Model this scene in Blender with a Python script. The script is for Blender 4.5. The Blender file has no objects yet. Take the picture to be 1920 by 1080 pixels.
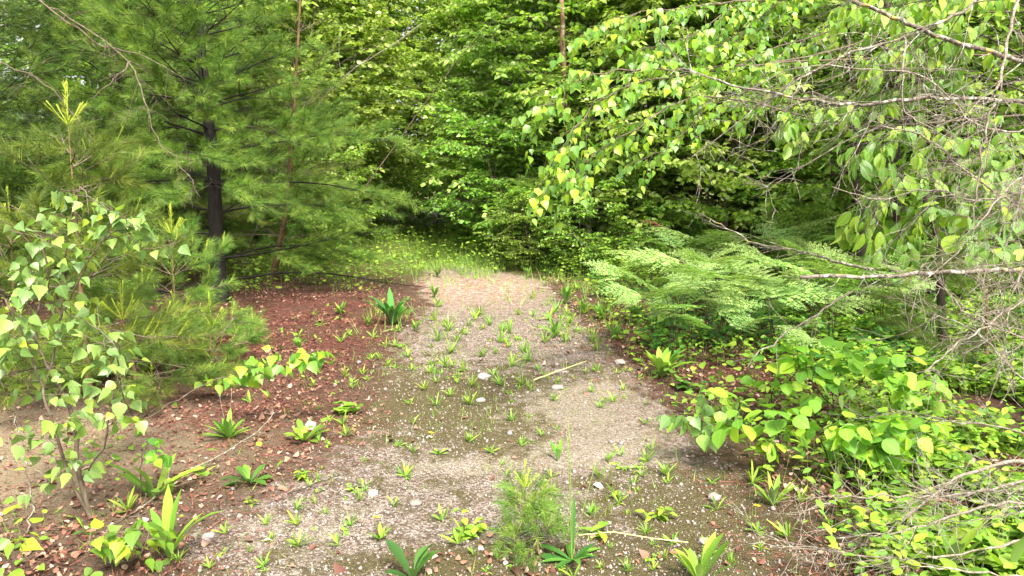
import bpy, math
import numpy as np
from math import radians, sin, cos, pi, tan

SC = bpy.context.scene
COL = SC.collection
# ------------------------------------------------------------------ camera, sky, sun, exposure
F_PX, PITCH, CAM_Z = 1397.0, radians(8.5), 1.5
cam_d = bpy.data.cameras.new('camera')
cam = bpy.data.objects.new('camera', cam_d)
COL.objects.link(cam)
cam.location = (0, 0, CAM_Z)
cam.rotation_euler = (radians(90) - PITCH, 0, 0)
cam_d.sensor_width = 36.0
cam_d.lens = 36.0 * F_PX / 1920.0
cam_d.clip_start = 0.05
cam_d.clip_end = 1500
SC.camera = cam

SUN_EL, SUN_AZ = radians(52), radians(163)      # azimuth measured clockwise from +Y
world = bpy.data.worlds.new('World')
SC.world = world
world.use_nodes = True
wn, wl = world.node_tree.nodes, world.node_tree.links
bg = wn['Background']
sky = wn.new('ShaderNodeTexSky')
sky.sky_type = 'NISHITA'
sky.sun_disc = False
sky.sun_elevation = SUN_EL
sky.sun_rotation = SUN_AZ
sky.air_density = 1.0
sky.dust_density = 4.0
hs = wn.new('ShaderNodeHueSaturation')          # thin overcast: little blue left in the sky
hs.inputs['Saturation'].default_value = 0.12
wl.new(sky.outputs[0], hs.inputs['Color'])
wl.new(hs.outputs[0], bg.inputs['Color'])
bg.inputs['Strength'].default_value = 0.15

sun_d = bpy.data.lights.new('sun', 'SUN')
sun_d.energy = 4.0
sun_d.angle = radians(14)
sun_d.color = (1.0, 0.94, 0.80)
sun = bpy.data.objects.new('sun', sun_d)
COL.objects.link(sun)
from mathutils import Vector
sdir = Vector((sin(SUN_AZ) * cos(SUN_EL), cos(SUN_AZ) * cos(SUN_EL), sin(SUN_EL)))
sun.rotation_euler = sdir.to_track_quat('Z', 'Y').to_euler()

SC.view_settings.view_transform = 'Standard'
SC.view_settings.look = 'None'
SC.view_settings.gamma = 1.0
SC.view_settings.exposure = 1.72
SC.cycles.max_bounces = 12
SC.cycles.diffuse_bounces = 8
SC.cycles.glossy_bounces = 2
SC.cycles.transmission_bounces = 4
SC.cycles.transparent_max_bounces = 4
SC.cycles.use_denoising = True
SC.cycles.sample_clamp_indirect = 4

# ------------------------------------------------------------------ photo pixels to points in the place
def ray(px, py):
    cx, cy = (px - 960) / F_PX, (540 - py) / F_PX
    return np.array([cx, cos(PITCH) + cy * sin(PITCH), -sin(PITCH) + cy * cos(PITCH)])
def G(px, py):
    d = ray(px, py)
    t = CAM_Z / -d[2]
    return np.array([d[0] * t, d[1] * t, 0.0])
def A(px, py, Y):
    d = ray(px, py)
    t = Y / d[1]
    return np.array([d[0] * t, Y, CAM_Z + d[2] * t])

# ------------------------------------------------------------------ materials
def nodes(m):
    m.use_nodes = True
    nt = m.node_tree
    nt.nodes.clear()
    out = nt.nodes.new('ShaderNodeOutputMaterial')
    return nt, out
def ramp(nt, stops, fac=None, interp='LINEAR'):
    r = nt.nodes.new('ShaderNodeValToRGB')
    r.color_ramp.interpolation = interp
    e = r.color_ramp.elements
    while len(e) < len(stops): e.new(0.5)
    for k, (p, c) in enumerate(stops):
        e[k].position = p
        e[k].color = (c[0], c[1], c[2], 1)
    if fac is not None: nt.links.new(fac, r.inputs[0])
    return r
def attr(nt, name):
    a = nt.nodes.new('ShaderNodeAttribute')
    a.attribute_name = name
    return a.outputs['Fac']
def mth(nt, op, a, b=None, c=None, clamp=False):
    n = nt.nodes.new('ShaderNodeMath')
    n.operation = op
    n.use_clamp = clamp
    for i, v in enumerate((a, b, c)):
        if v is None: continue
        if isinstance(v, (int, float)): n.inputs[i].default_value = v
        else: nt.links.new(v, n.inputs[i])
    return n.outputs[0]
def mixc(nt, fac, a, b, mode='MIX'):
    n = nt.nodes.new('ShaderNodeMix')
    n.data_type = 'RGBA'
    n.blend_type = mode
    if isinstance(fac, (int, float)): n.inputs[0].default_value = fac
    else: nt.links.new(fac, n.inputs[0])
    for i, v in ((6, a), (7, b)):
        if isinstance(v, tuple): n.inputs[i].default_value = (*v, 1)
        else: nt.links.new(v, n.inputs[i])
    return n.outputs[2]
def noise(nt, scale, detail=3, rough=0.55, vec=None, out='Fac'):
    n = nt.nodes.new('ShaderNodeTexNoise')
    n.inputs['Scale'].default_value = scale
    n.inputs['Detail'].default_value = detail
    n.inputs['Roughness'].default_value = rough
    if vec is not None: nt.links.new(vec, n.inputs['Vector'])
    return n.outputs[out]

def leafmat(name, stops, trans=0.4, tcol=(1.05, 1.2, 0.45), rough=0.42, spec=0.5, veins=False, under=0.35):
    m = bpy.data.materials.new(name)
    nt, out = nodes(m)
    col = ramp(nt, stops, attr(nt, 'tint')).outputs[0]
    oi = nt.nodes.new('ShaderNodeObjectInfo')
    hsv = nt.nodes.new('ShaderNodeHueSaturation')
    nt.links.new(mth(nt, 'MULTIPLY_ADD', oi.outputs['Random'], 0.035, 0.477), hsv.inputs['Hue'])
    nt.links.new(mth(nt, 'MULTIPLY_ADD', oi.outputs['Random'], 0.3, 0.85), hsv.inputs['Value'])
    nt.links.new(col, hsv.inputs['Color'])
    col = hsv.outputs[0]
    if veins:
        ax, ay = attr(nt, 'ax'), attr(nt, 'ay')
        absx = mth(nt, 'ABSOLUTE', ax)
        mid = mth(nt, 'SUBTRACT', 1.0, mth(nt, 'MULTIPLY', absx, 22.0), clamp=True)
        s = mth(nt, 'SINE', mth(nt, 'MULTIPLY', mth(nt, 'SUBTRACT', ay, mth(nt, 'MULTIPLY', absx, 0.8)), 44.0))
        side = mth(nt, 'MULTIPLY', mth(nt, 'SUBTRACT', s, 0.8, clamp=True), 2.2)
        v = mth(nt, 'MAXIMUM', mid, side)
        col = mixc(nt, mth(nt, 'MULTIPLY', v, 0.38), col, (0.34, 0.47, 0.12))
        blot = noise(nt, 90, 2)
        col = mixc(nt, mth(nt, 'MULTIPLY', mth(nt, 'SUBTRACT', blot, 0.62, clamp=True), 1.6), col, (0.22, 0.22, 0.05))
    geo = nt.nodes.new('ShaderNodeNewGeometry')
    colu = mixc(nt, mth(nt, 'MULTIPLY', geo.outputs['Backfacing'], under), col, (0.26, 0.34, 0.17))
    p = nt.nodes.new('ShaderNodeBsdfPrincipled')
    nt.links.new(colu, p.inputs['Base Color'])
    p.inputs['Roughness'].default_value = rough
    p.inputs['Specular IOR Level'].default_value = spec
    t = nt.nodes.new('ShaderNodeBsdfTranslucent')
    tc = mixc(nt, 1.0, col, tcol, 'MULTIPLY')
    nt.links.new(tc, t.inputs['Color'])
    mx = nt.nodes.new('ShaderNodeMixShader')
    mx.inputs[0].default_value = trans
    nt.links.new(p.outputs[0], mx.inputs[1])
    nt.links.new(t.outputs[0], mx.inputs[2])
    nt.links.new(mx.outputs[0], out.inputs[0])
    return m

def barkmat(name, c1, c2, spots=None, scale=30, spot_amt=0.55, rough=0.9, stretch=0.25):
    m = bpy.data.materials.new(name)
    nt, out = nodes(m)
    tc = nt.nodes.new('ShaderNodeTexCoord')
    mp = nt.nodes.new('ShaderNodeMapping')
    mp.inputs['Scale'].default_value = (1, 1, stretch)
    nt.links.new(tc.outputs['Object'], mp.inputs[0])
    n1 = noise(nt, scale, 5, 0.65, mp.outputs[0])
    col = ramp(nt, [(0.32, c1), (0.68, c2)], n1).outputs[0]
    for k, (sc, c, th) in enumerate(spots or []):
        f = mth(nt, 'MULTIPLY', mth(nt, 'SUBTRACT', noise(nt, sc, 3, 0.6, tc.outputs['Object']), th, clamp=True), 14.0, clamp=True)
        col = mixc(nt, mth(nt, 'MULTIPLY', f, spot_amt), col, c)
    p = nt.nodes.new('ShaderNodeBsdfPrincipled')
    nt.links.new(col, p.inputs['Base Color'])
    p.inputs['Roughness'].default_value = rough
    p.inputs['Specular IOR Level'].default_value = 0.25
    b = nt.nodes.new('ShaderNodeBump')
    b.inputs['Strength'].default_value = 0.7
    b.inputs['Distance'].default_value = 0.01
    nt.links.new(n1, b.inputs['Height'])
    nt.links.new(b.outputs[0], p.inputs['Normal'])
    nt.links.new(p.outputs[0], out.inputs[0])
    return m

M = {}
M['birch'] = leafmat('birch_leaf', [(0, (0.15, 0.26, 0.035)), (0.5, (0.26, 0.41, 0.06)), (1, (0.43, 0.54, 0.15))], 0.5, rough=0.42, spec=0.55)
M['beech'] = leafmat('beech_leaf', [(0, (0.09, 0.20, 0.022)), (0.6, (0.18, 0.33, 0.032)), (1, (0.30, 0.46, 0.05))], 0.48, rough=0.42)
M['dark'] = leafmat('dark_leaf', [(0, (0.018, 0.06, 0.014)), (0.6, (0.04, 0.12, 0.02)), (1, (0.08, 0.19, 0.025))], 0.3, rough=0.42)
M['near_birch'] = leafmat('near_birch_leaf', [(0, (0.08, 0.22, 0.035)), (0.5, (0.16, 0.36, 0.035)), (1, (0.36, 0.52, 0.03))], 0.48, rough=0.4, spec=0.45, veins=True, under=0.25)
M['aspen'] = leafmat('aspen_leaf', [(0, (0.10, 0.22, 0.06)), (0.5, (0.18, 0.33, 0.07)), (0.85, (0.24, 0.40, 0.06)), (1, (0.38, 0.50, 0.035))], 0.4, rough=0.4, spec=0.5, veins=True, under=0.3)
M['cherry'] = leafmat('cherry_leaf', [(0, (0.06, 0.16, 0.02)), (0.6, (0.13, 0.28, 0.03)), (1, (0.28, 0.42, 0.035))], 0.42, rough=0.45, spec=0.35, veins=True, under=0.2)
M['lime'] = leafmat('lime_leaf', [(0, (0.09, 0.23, 0.025)), (0.6, (0.20, 0.40, 0.03)), (1, (0.38, 0.52, 0.04))], 0.42, rough=0.55, spec=0.35, veins=True)
M['herb'] = leafmat('herb_leaf', [(0, (0.07, 0.17, 0.02)), (0.5, (0.15, 0.29, 0.03)), (1, (0.27, 0.41, 0.045))], 0.36, rough=0.6, spec=0.25)
M['herb_dark'] = leafmat('dark_herb_leaf', [(0, (0.025, 0.09, 0.02)), (0.6, (0.055, 0.17, 0.025)), (1, (0.12, 0.27, 0.03))], 0.3, rough=0.6, spec=0.2)
M['fern'] = leafmat('fern_frond', [(0, (0.15, 0.27, 0.07)), (0.5, (0.26, 0.42, 0.13)), (1, (0.40, 0.54, 0.17))], 0.4, rough=0.45, spec=0.5)
M['grass'] = leafmat('grass_blade', [(0, (0.09, 0.22, 0.025)), (0.6, (0.20, 0.36, 0.03)), (1, (0.36, 0.44, 0.06))], 0.38, rough=0.5, spec=0.4)
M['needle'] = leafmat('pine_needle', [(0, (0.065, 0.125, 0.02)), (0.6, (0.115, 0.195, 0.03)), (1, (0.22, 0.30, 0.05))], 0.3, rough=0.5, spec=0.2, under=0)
M['needle_dark'] = leafmat('shade_toned_pine_needle', [(0, (0.04, 0.08, 0.015)), (0.6, (0.075, 0.135, 0.024)), (1, (0.135, 0.205, 0.035))], 0.25, rough=0.5, spec=0.25, under=0)  # same needles with shade put into the colour, for pines in dim spots
M['candle'] = leafmat('new_shoot_needle', [(0, (0.22, 0.34, 0.03)), (1, (0.40, 0.50, 0.06))], 0.35, rough=0.6, spec=0.2, under=0)
M['petal'] = leafmat('yellow_petal', [(0, (0.75, 0.50, 0.01)), (1, (0.85, 0.65, 0.02))], 0.3, tcol=(1, 1, 1), rough=0.5, under=0)
M['yellow_leaf'] = leafmat('yellowed_leaf', [(0, (0.45, 0.42, 0.02)), (1, (0.6, 0.5, 0.03))], 0.4, rough=0.45, under=0)
M['litter'] = leafmat('dry_leaf', [(0, (0.04, 0.018, 0.011)), (0.25, (0.12, 0.052, 0.03)), (0.5, (0.22, 0.105, 0.065)), (0.7, (0.25, 0.165, 0.095)), (0.85, (0.42, 0.255, 0.19)), (1, (0.55, 0.42, 0.34))], 0.1, tcol=(1, 0.8, 0.6), rough=0.6, spec=0.3, under=0)
M['red_needle'] = leafmat('fallen_pine_needle', [(0, (0.05, 0.016, 0.011)), (0.5, (0.135, 0.05, 0.03)), (1, (0.27, 0.13, 0.08))], 0.0, rough=0.7, spec=0.2, under=0)
M['dead_frond'] = leafmat('dead_frond', [(0, (0.16, 0.06, 0.03)), (1, (0.35, 0.17, 0.08))], 0.1, tcol=(1, .8, .6), rough=0.7, under=0)
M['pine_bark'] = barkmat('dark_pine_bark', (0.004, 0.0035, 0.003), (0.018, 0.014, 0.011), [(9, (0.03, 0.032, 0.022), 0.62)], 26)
M['young_bark'] = barkmat('orange_pine_bark', (0.085, 0.055, 0.028), (0.20, 0.125, 0.06), [(20, (0.05, 0.045, 0.03), 0.56)], 40)
M['green_stem'] = barkmat('green_stem', (0.10, 0.16, 0.03), (0.18, 0.26, 0.05), None, 40)
M['stem'] = barkmat('brown_stem', (0.06, 0.045, 0.03), (0.15, 0.115, 0.08), [(25, (0.22, 0.21, 0.18), 0.6)], 60)
M['dark_stem'] = barkmat('dark_stem', (0.02, 0.016, 0.012), (0.07, 0.055, 0.04), None, 60)
M['birch_bark'] = barkmat('pale_bark', (0.30, 0.26, 0.21), (0.55, 0.50, 0.44), [(16, (0.09, 0.08, 0.06), 0.6)], 18, stretch=3)
M['red_bark'] = barkmat('copper_bark', (0.12, 0.065, 0.04), (0.30, 0.18, 0.11), [(14, (0.5, 0.46, 0.4), 0.58)], 22, stretch=2)
M['lichen'] = barkmat('lichen_bark', (0.06, 0.045, 0.035), (0.20, 0.17, 0.135),
                      [(30, (0.40, 0.41, 0.34), 0.54), (17, (0.035, 0.028, 0.02), 0.60), (22, (0.42, 0.30, 0.06), 0.62)], 70, 0.85, stretch=1)
M['grey_twig'] = barkmat('grey_twig', (0.11, 0.08, 0.06), (0.28, 0.235, 0.19), [(40, (0.38, 0.39, 0.33), 0.56)], 90, 0.7, stretch=1)
M['straw'] = barkmat('straw_stalk', (0.42, 0.36, 0.14), (0.58, 0.52, 0.24), None, 40)

def stonemat():
    m = bpy.data.materials.new('stone')
    nt, out = nodes(m)
    col = ramp(nt, [(0, (0.10, 0.085, 0.075)), (0.35, (0.22, 0.18, 0.165)), (0.7, (0.28, 0.235, 0.215)), (0.93, (0.33, 0.29, 0.265)), (1, (0.40, 0.37, 0.345))], attr(nt, 'tint')).outputs[0]
    tc = nt.nodes.new('ShaderNodeTexCoord')
    n = noise(nt, 120, 3, 0.6, tc.outputs['Object'])
    col = mixc(nt, mth(nt, 'MULTIPLY', n, 0.5), col, (0.12, 0.09, 0.07), 'MIX')
    p = nt.nodes.new('ShaderNodeBsdfPrincipled')
    nt.links.new(col, p.inputs['Base Color'])
    p.inputs['Roughness'].default_value = 0.8
    nt.links.new(p.outputs[0], out.inputs[0])
    return m
M['stone'] = stonemat()

def groundmat():
    m = bpy.data.materials.new('forest_ground')
    nt, out = nodes(m)
    tc = nt.nodes.new('ShaderNodeTexCoord')
    P = tc.outputs['Object']
    vor = nt.nodes.new('ShaderNodeTexVoronoi')
    vor.inputs['Scale'].default_value = 95
    nt.links.new(P, vor.inputs['Vector'])
    sep = nt.nodes.new('ShaderNodeSeparateColor')
    nt.links.new(vor.outputs['Color'], sep.inputs[0])
    gravel = ramp(nt, [(0.0, (0.038, 0.026, 0.019)), (0.35, (0.145, 0.107, 0.084)), (0.7, (0.36, 0.285, 0.245)), (0.95, (0.57, 0.48, 0.44)), (1.0, (0.58, 0.53, 0.50))], sep.outputs[0]).outputs[0]
    fine = noise(nt, 260, 3, 0.7, P)
    vor2 = nt.nodes.new('ShaderNodeTexVoronoi')
    vor2.inputs['Scale'].default_value = 38
    nt.links.new(P, vor2.inputs['Vector'])
    sep2 = nt.nodes.new('ShaderNodeSeparateColor')
    nt.links.new(vor2.outputs['Color'], sep2.inputs[0])
    gravel = mixc(nt, 0.3, gravel, ramp(nt, [(0.3, (0.08, 0.055, 0.04)), (0.7, (0.37, 0.28, 0.22))], fine).outputs[0])
    peb = ramp(nt, [(0.0, (0.06, 0.045, 0.035)), (0.5, (0.20, 0.16, 0.13)), (1.0, (0.48, 0.42, 0.38))], sep2.outputs[0]).outputs[0]
    pebf = mth(nt, 'MULTIPLY', mth(nt, 'SUBTRACT', 0.36, vor2.outputs['Distance'], clamp=True), mth(nt, 'MULTIPLY', mth(nt, 'GREATER_THAN', sep2.outputs[1], 0.45), 9.0), clamp=True)
    gravel = mixc(nt, mth(nt, 'MULTIPLY', pebf, 0.75), gravel, peb)
    mossn = noise(nt, 5.5, 6, 0.7, P)
    mossc = ramp(nt, [(0.3, (0.045, 0.032, 0.013)), (0.55, (0.105, 0.088, 0.028)), (0.75, (0.16, 0.15, 0.05))], noise(nt, 150, 4, 0.7, P)).outputs[0]
    mossf = mth(nt, 'MULTIPLY', mth(nt, 'SUBTRACT', mth(nt, 'ADD', mossn, mth(nt, 'MULTIPLY', attr(nt, 'moss'), 0.36)), 0.50, clamp=True), 6.0, clamp=True)
    path = mixc(nt, mth(nt, 'MULTIPLY', mossf, 0.88), gravel, mossc)
    sand = ramp(nt, [(0.38, (0.17, 0.13, 0.095)), (0.5, (0.38, 0.31, 0.24)), (0.62, (0.66, 0.58, 0.49))], noise(nt, 60, 5, 0.75, P)).outputs[0]
    sf = mth(nt, 'MULTIPLY', mth(nt, 'SUBTRACT', mth(nt, 'ADD', noise(nt, 7, 5, 0.7, P), mth(nt, 'MULTIPLY', attr(nt, 'sand'), 0.55)), 0.72, clamp=True), 6.0, clamp=True)
    path = mixc(nt, mth(nt, 'MULTIPLY', mth(nt, 'MULTIPLY', sf, mth(nt, 'MULTIPLY_ADD', fine, 1.8, -0.35, clamp=True)), 1.0, clamp=True), path, sand)
    pink = ramp(nt, [(0.40, (0.24, 0.115, 0.07)), (0.52, (0.36, 0.235, 0.18)), (0.64, (0.66, 0.58, 0.56))], noise(nt, 16, 6, 0.8, P)).outputs[0]
    path = mixc(nt, mth(nt, 'MULTIPLY', attr(nt, 'pink'), 0.9), path, pink)
    soil = ramp(nt, [(0.36, (0.025, 0.015, 0.010)), (0.5, (0.085, 0.048, 0.032)), (0.66, (0.20, 0.125, 0.085))], noise(nt, 45, 7, 0.85, P)).outputs[0]
    red = ramp(nt, [(0.36, (0.035, 0.018, 0.012)), (0.52, (0.11, 0.052, 0.033)), (0.68, (0.24, 0.135, 0.09))], noise(nt, 50, 7, 0.85, P)).outputs[0]
    soil = mixc(nt, attr(nt, 'red'), soil, red)
    tan_ = ramp(nt, [(0.3, (0.20, 0.15, 0.09)), (0.7, (0.40, 0.32, 0.21))], noise(nt, 80, 5, 0.7, P)).outputs[0]
    soil = mixc(nt, attr(nt, 'tan'), soil, tan_)
    grn = ramp(nt, [(0.3, (0.04, 0.06, 0.015)), (0.6, (0.13, 0.17, 0.03)), (0.8, (0.22, 0.22, 0.06))], noise(nt, 50, 5, 0.8, P)).outputs[0]
    soil = mixc(nt, mth(nt, 'MULTIPLY', attr(nt, 'green'), 0.7), soil, grn)
    pf = mth(nt, 'MULTIPLY', mth(nt, 'SUBTRACT', mth(nt, 'ADD', attr(nt, 'path'), mth(nt, 'MULTIPLY', mth(nt, 'SUBTRACT', noise(nt, 5, 6, 0.75, P), 0.5), 2.6)), 0.35, clamp=True), 3.0, clamp=True)
    col = mixc(nt, pf, soil, path)
    p = nt.nodes.new('ShaderNodeBsdfPrincipled')
    nt.links.new(col, p.inputs['Base Color'])
    p.inputs['Roughness'].default_value = 0.95
    p.inputs['Specular IOR Level'].default_value = 0.2
    b = nt.nodes.new('ShaderNodeBump')
    b.inputs['Strength'].default_value = 1.0
    b.inputs['Distance'].default_value = 0.02
    h = mth(nt, 'ADD', mth(nt, 'MULTIPLY', vor.outputs['Distance'], -0.8), fine)
    nt.links.new(h, b.inputs['Height'])
    nt.links.new(b.outputs[0], p.inputs['Normal'])
    nt.links.new(p.outputs[0], out.inputs[0])
    return m
M['ground'] = groundmat()

# ------------------------------------------------------------------ mesh building with arrays
def unit(v):
    v = np.asarray(v, float)
    return v / np.maximum(np.linalg.norm(v, axis=-1, keepdims=True), 1e-9)
def frames(d, n):
    """columns x, y=d, z close to n"""
    y = unit(d)
    x = unit(np.cross(y, n))
    z = np.cross(x, y)
    return np.stack([x, y, z], axis=-1)

class Geo:
    def __init__(self):
        self.v, self.t, self.m, self.c, self.a = [], [], [], [], []
        self.n = 0
    def add(self, V, T, mat=0, tint=0.5, ax=None):
        V = np.asarray(V, np.float32).reshape(-1, 3)
        T = np.asarray(T, np.int32).reshape(-1, 3)
        self.v.append(V)
        self.t.append(T + self.n)
        self.m.append(np.full(len(T), mat, np.int32))
        self.c.append(np.broadcast_to(np.asarray(tint, np.float32), (len(T),)).copy())
        self.a.append(np.zeros((len(V), 2), np.float32) if ax is None else ax.astype(np.float32))
        self.n += len(V)
    def inst(self, tmpl, pos, R, scale, mat=0, tint=0.5, sx=None):
        """many copies of a small template (V, T) written into this mesh"""
        V, T = tmpl
        m = len(pos)
        if m == 0: return
        Vs = np.broadcast_to(V[None], (m, *V.shape)).copy() * np.asarray(scale, float).reshape(-1, 1, 1)
        if sx is not None: Vs[:, :, 0] *= np.asarray(sx).reshape(-1, 1)
        W = np.einsum('mij,mkj->mki', R, Vs) + np.asarray(pos)[:, None, :]
        TT = T[None] + (np.arange(m) * len(V))[:, None, None]
        tint = np.broadcast_to(np.asarray(tint, float), (m,))
        self.add(W.reshape(-1, 3), TT.reshape(-1, 3), mat, np.repeat(tint, len(T)), np.tile(V[:, :2], (m, 1)))
    def tube(self, P, r, sides=6, mat=0, tint=0.5):
        P = np.asarray(P, float)
        n = len(P)
        r = np.broadcast_to(np.asarray(r, float), (n,))
        d = unit(np.gradient(P, axis=0))
        ref = np.array([0.31, 0.2, 0.93]) if abs(d[0] @ np.array([0.31, 0.2, 0.93])) < 0.9 else np.array([1.0, 0, 0])
        x = unit(np.cross(d, ref))
        z = np.cross(x, d)
        a = np.arange(sides) * 2 * pi / sides
        ring = P[:, None] + r[:, None, None] * (x[:, None] * np.cos(a)[None, :, None] + z[:, None] * np.sin(a)[None, :, None])
        V = ring.reshape(-1, 3)
        i = np.arange(n - 1)[:, None] * sides
        j = np.arange(sides)[None]
        k = (j + 1) % sides
        q = np.stack([i + j, i + k, i + sides + k, i + sides + j], -1).reshape(-1, 4)
        T = np.concatenate([q[:, [0, 1, 2]], q[:, [0, 2, 3]]])
        cap = [[(n - 1) * sides, (n - 1) * sides + s, (n - 1) * sides + s + 1] for s in range(1, sides - 1)]
        self.add(V, np.concatenate([T, np.array(cap, int).reshape(-1, 3)]), mat, tint)
    def sticks(self, p0, p1, r0, r1, mat=0, tint=0.5):
        """many thin three-sided sticks at once"""
        p0, p1 = np.asarray(p0), np.asarray(p1)
        m = len(p0)
        if m == 0: return
        d = p1 - p0
        R = frames(d, np.tile([0.2, 0.1, 1.0], (m, 1)))
        a = np.arange(3) * 2 * pi / 3
        ring = np.cos(a)[None, :, None] * R[:, None, :, 0] + np.sin(a)[None, :, None] * R[:, None, :, 2]
        r0 = np.broadcast_to(r0, (m,))[:, None, None]
        r1 = np.broadcast_to(r1, (m,))[:, None, None]
        V = np.concatenate([p0[:, None] + ring * r0, p1[:, None] + ring * r1], 1)
        T = np.array([[0, 1, 4], [0, 4, 3], [1, 2, 5], [1, 5, 4], [2, 0, 3], [2, 3, 5]])
        self.add(V.reshape(-1, 3), (T[None] + (np.arange(m) * 6)[:, None, None]).reshape(-1, 3), mat, tint)
    def ribbon(self, P, w, up=(0, 0, 1), fold=0.25, mat=0, tint=0.5):
        """a leaf blade that follows a curve, creased along its midrib"""
        P = np.asarray(P, float)
        n = len(P)
        d = unit(np.gradient(P, axis=0))
        x = unit(np.cross(d, np.asarray(up, float) + 1e-3))
        z = np.cross(x, d)
        w = np.asarray(w, float)[:, None]
        V = np.concatenate([P - x * w + z * w * fold, P, P + x * w + z * w * fold])
        T = []
        for i in range(n - 1):
            for o in (0, n):
                a, b, c, e = o + i, o + n + i, o + n + i + 1, o + i + 1
                T += [[a, b, c], [a, c, e]]
        s = np.linspace(0, 1, n)
        ax = np.concatenate([np.stack([-0.3 * np.ones(n), s], 1), np.stack([np.zeros(n), s], 1), np.stack([0.3 * np.ones(n), s], 1)])
        self.add(V, T, mat, tint, ax)
    def build(self, name, mats, parent=None, loc=None):
        me = bpy.data.meshes.new(name)
        V = np.concatenate(self.v)
        T = np.concatenate(self.t)
        me.vertices.add(len(V))
        me.vertices.foreach_set('co', V.astype(np.float32).ravel())
        me.loops.add(len(T) * 3)
        me.loops.foreach_set('vertex_index', T.astype(np.int32).ravel())
        me.polygons.add(len(T))
        me.polygons.foreach_set('loop_start', np.arange(len(T), dtype=np.int32) * 3)
        me.polygons.foreach_set('material_index', np.concatenate(self.m))
        me.polygons.foreach_set('use_smooth', np.ones(len(T), bool))
        at = me.attributes.new('tint', 'FLOAT', 'FACE')
        at.data.foreach_set('value', np.concatenate(self.c))
        ax = np.concatenate(self.a)
        for k, nm in enumerate(('ax', 'ay')):
            at = me.attributes.new(nm, 'FLOAT', 'POINT')
            at.data.foreach_set('value', np.ascontiguousarray(ax[:, k]))
        for mt in (mats if isinstance(mats, (list, tuple)) else [mats]): me.materials.append(mt)
        me.update()
        me.validate()
        o = bpy.data.objects.new(name, me)
        COL.objects.link(o)
        if parent: o.parent = parent
        if loc is not None: o.location = tuple(loc)
        return o

def thing(name, label, cat, loc=(0, 0, 0), rz=0, group=None, s=1.0):
    o = bpy.data.objects.new(name, None)
    COL.objects.link(o)
    o.empty_display_size = 0.1
    o.location = tuple(float(q) for q in loc)
    o.rotation_euler = (0, 0, rz)
    o.scale = (s, s, s)
    tag(o, label, cat, group)
    return o
def tag(o, label=None, cat=None, group=None, kind=None):
    if label: o['label'] = label
    if cat: o['category'] = cat
    if group: o['group'] = group
    if kind: o['kind'] = kind
    return o
KIDS = {}
def copy_thing(src, loc, rz=0, s=1.0, label=None, group=None, tilt=(0, 0)):
    r = src.copy()
    COL.objects.link(r)
    r.location = tuple(float(q) for q in loc)
    r.rotation_euler = (tilt[0], tilt[1], rz)
    r.scale = (s, s, s) if isinstance(s, (int, float)) else s
    if label: r['label'] = label
    if group: r['group'] = group
    if src.name not in KIDS: KIDS[src.name] = [c for c in src.children]
    for ch in KIDS[src.name]:
        c = ch.copy()
        COL.objects.link(c)
        c.parent = r
        for g in ch.children:
            d = g.copy()
            COL.objects.link(d)
            d.parent = c
    return r

# ------------------------------------------------------------------ leaf shapes (lie along +Y, face +Z, length 1)
def leaf(profile, fold=0.18, droop=0.18, stem=0.0, wav=0.0):
    st = [(0.0, 0.0)] + list(profile) + [(1.0, 0.0)]
    V, L, Mi, Rr = [], [], [], []
    for k, (t, w) in enumerate(st):
        z = -droop * t * t
        y = stem + t * (1 - stem)
        if w == 0:
            V.append((0, y, z)); i = len(V) - 1
            L.append(i); Mi.append(i); Rr.append(i)
        else:
            j = wav * (1 if k % 2 else -1)
            V += [(-w, y, z + fold * w + j), (0, y, z), (w, y, z + fold * w - j)]
            i = len(V) - 3
            L.append(i); Mi.append(i + 1); Rr.append(i + 2)
    T = []
    for k in range(len(st) - 1):
        for a, b, c, d in ((L[k], Mi[k], Mi[k + 1], L[k + 1]), (Mi[k], Rr[k], Rr[k + 1], Mi[k + 1])):
            for t in ((a, b, c), (a, c, d)):
                if len(set(t)) == 3: T.append(t)
    return np.array(V, float), np.array(T, int)
def teeth(profile, n, amp):
    """the same outline with small teeth along the margin"""
    ts = np.array([0.0] + [p[0] for p in profile] + [1.0])
    ws = np.array([0.0] + [p[1] for p in profile] + [0.0])
    q = np.linspace(0.05, 0.95, n)
    return [(float(t), float(max(np.interp(t, ts, ws) + (amp if k % 2 else -amp), 0.01))) for k, t in enumerate(q)]
P_DELT = [(0.06, 0.22), (0.16, 0.37), (0.28, 0.40), (0.45, 0.33), (0.65, 0.19), (0.85, 0.06)]
P_OVAT = [(0.12, 0.14), (0.3, 0.24), (0.5, 0.27), (0.7, 0.21), (0.88, 0.08)]
P_ROUND = [(0.06, 0.2), (0.2, 0.38), (0.4, 0.45), (0.62, 0.40), (0.82, 0.22)]
L_KITE = (np.array([(0, 0, 0), (-0.33, 0.42, 0.06), (0.33, 0.42, 0.06), (0, 1, -0.1)], float), np.array([(0, 2, 3), (0, 3, 1)]))
L_MID = leaf([(0.2, 0.30), (0.55, 0.27)], 0.2, 0.2)
L_MIDO = leaf([(0.3, 0.22), (0.65, 0.2)], 0.2, 0.25)
L_DELT = leaf(teeth(P_DELT, 11, 0.012), 0.22, 0.22, wav=0.008)
L_OVAT = leaf(teeth(P_OVAT, 9, 0.006), 0.22, 0.3, wav=0.006)
L_ROUND = leaf(P_ROUND, 0.15, 0.12)
L_NEEDLE = (np.array([(-0.5, 0, 0), (0.5, 0, 0), (0, 1, 0)], float), np.array([(0, 1, 2)]))   # width is set with sx

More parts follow.
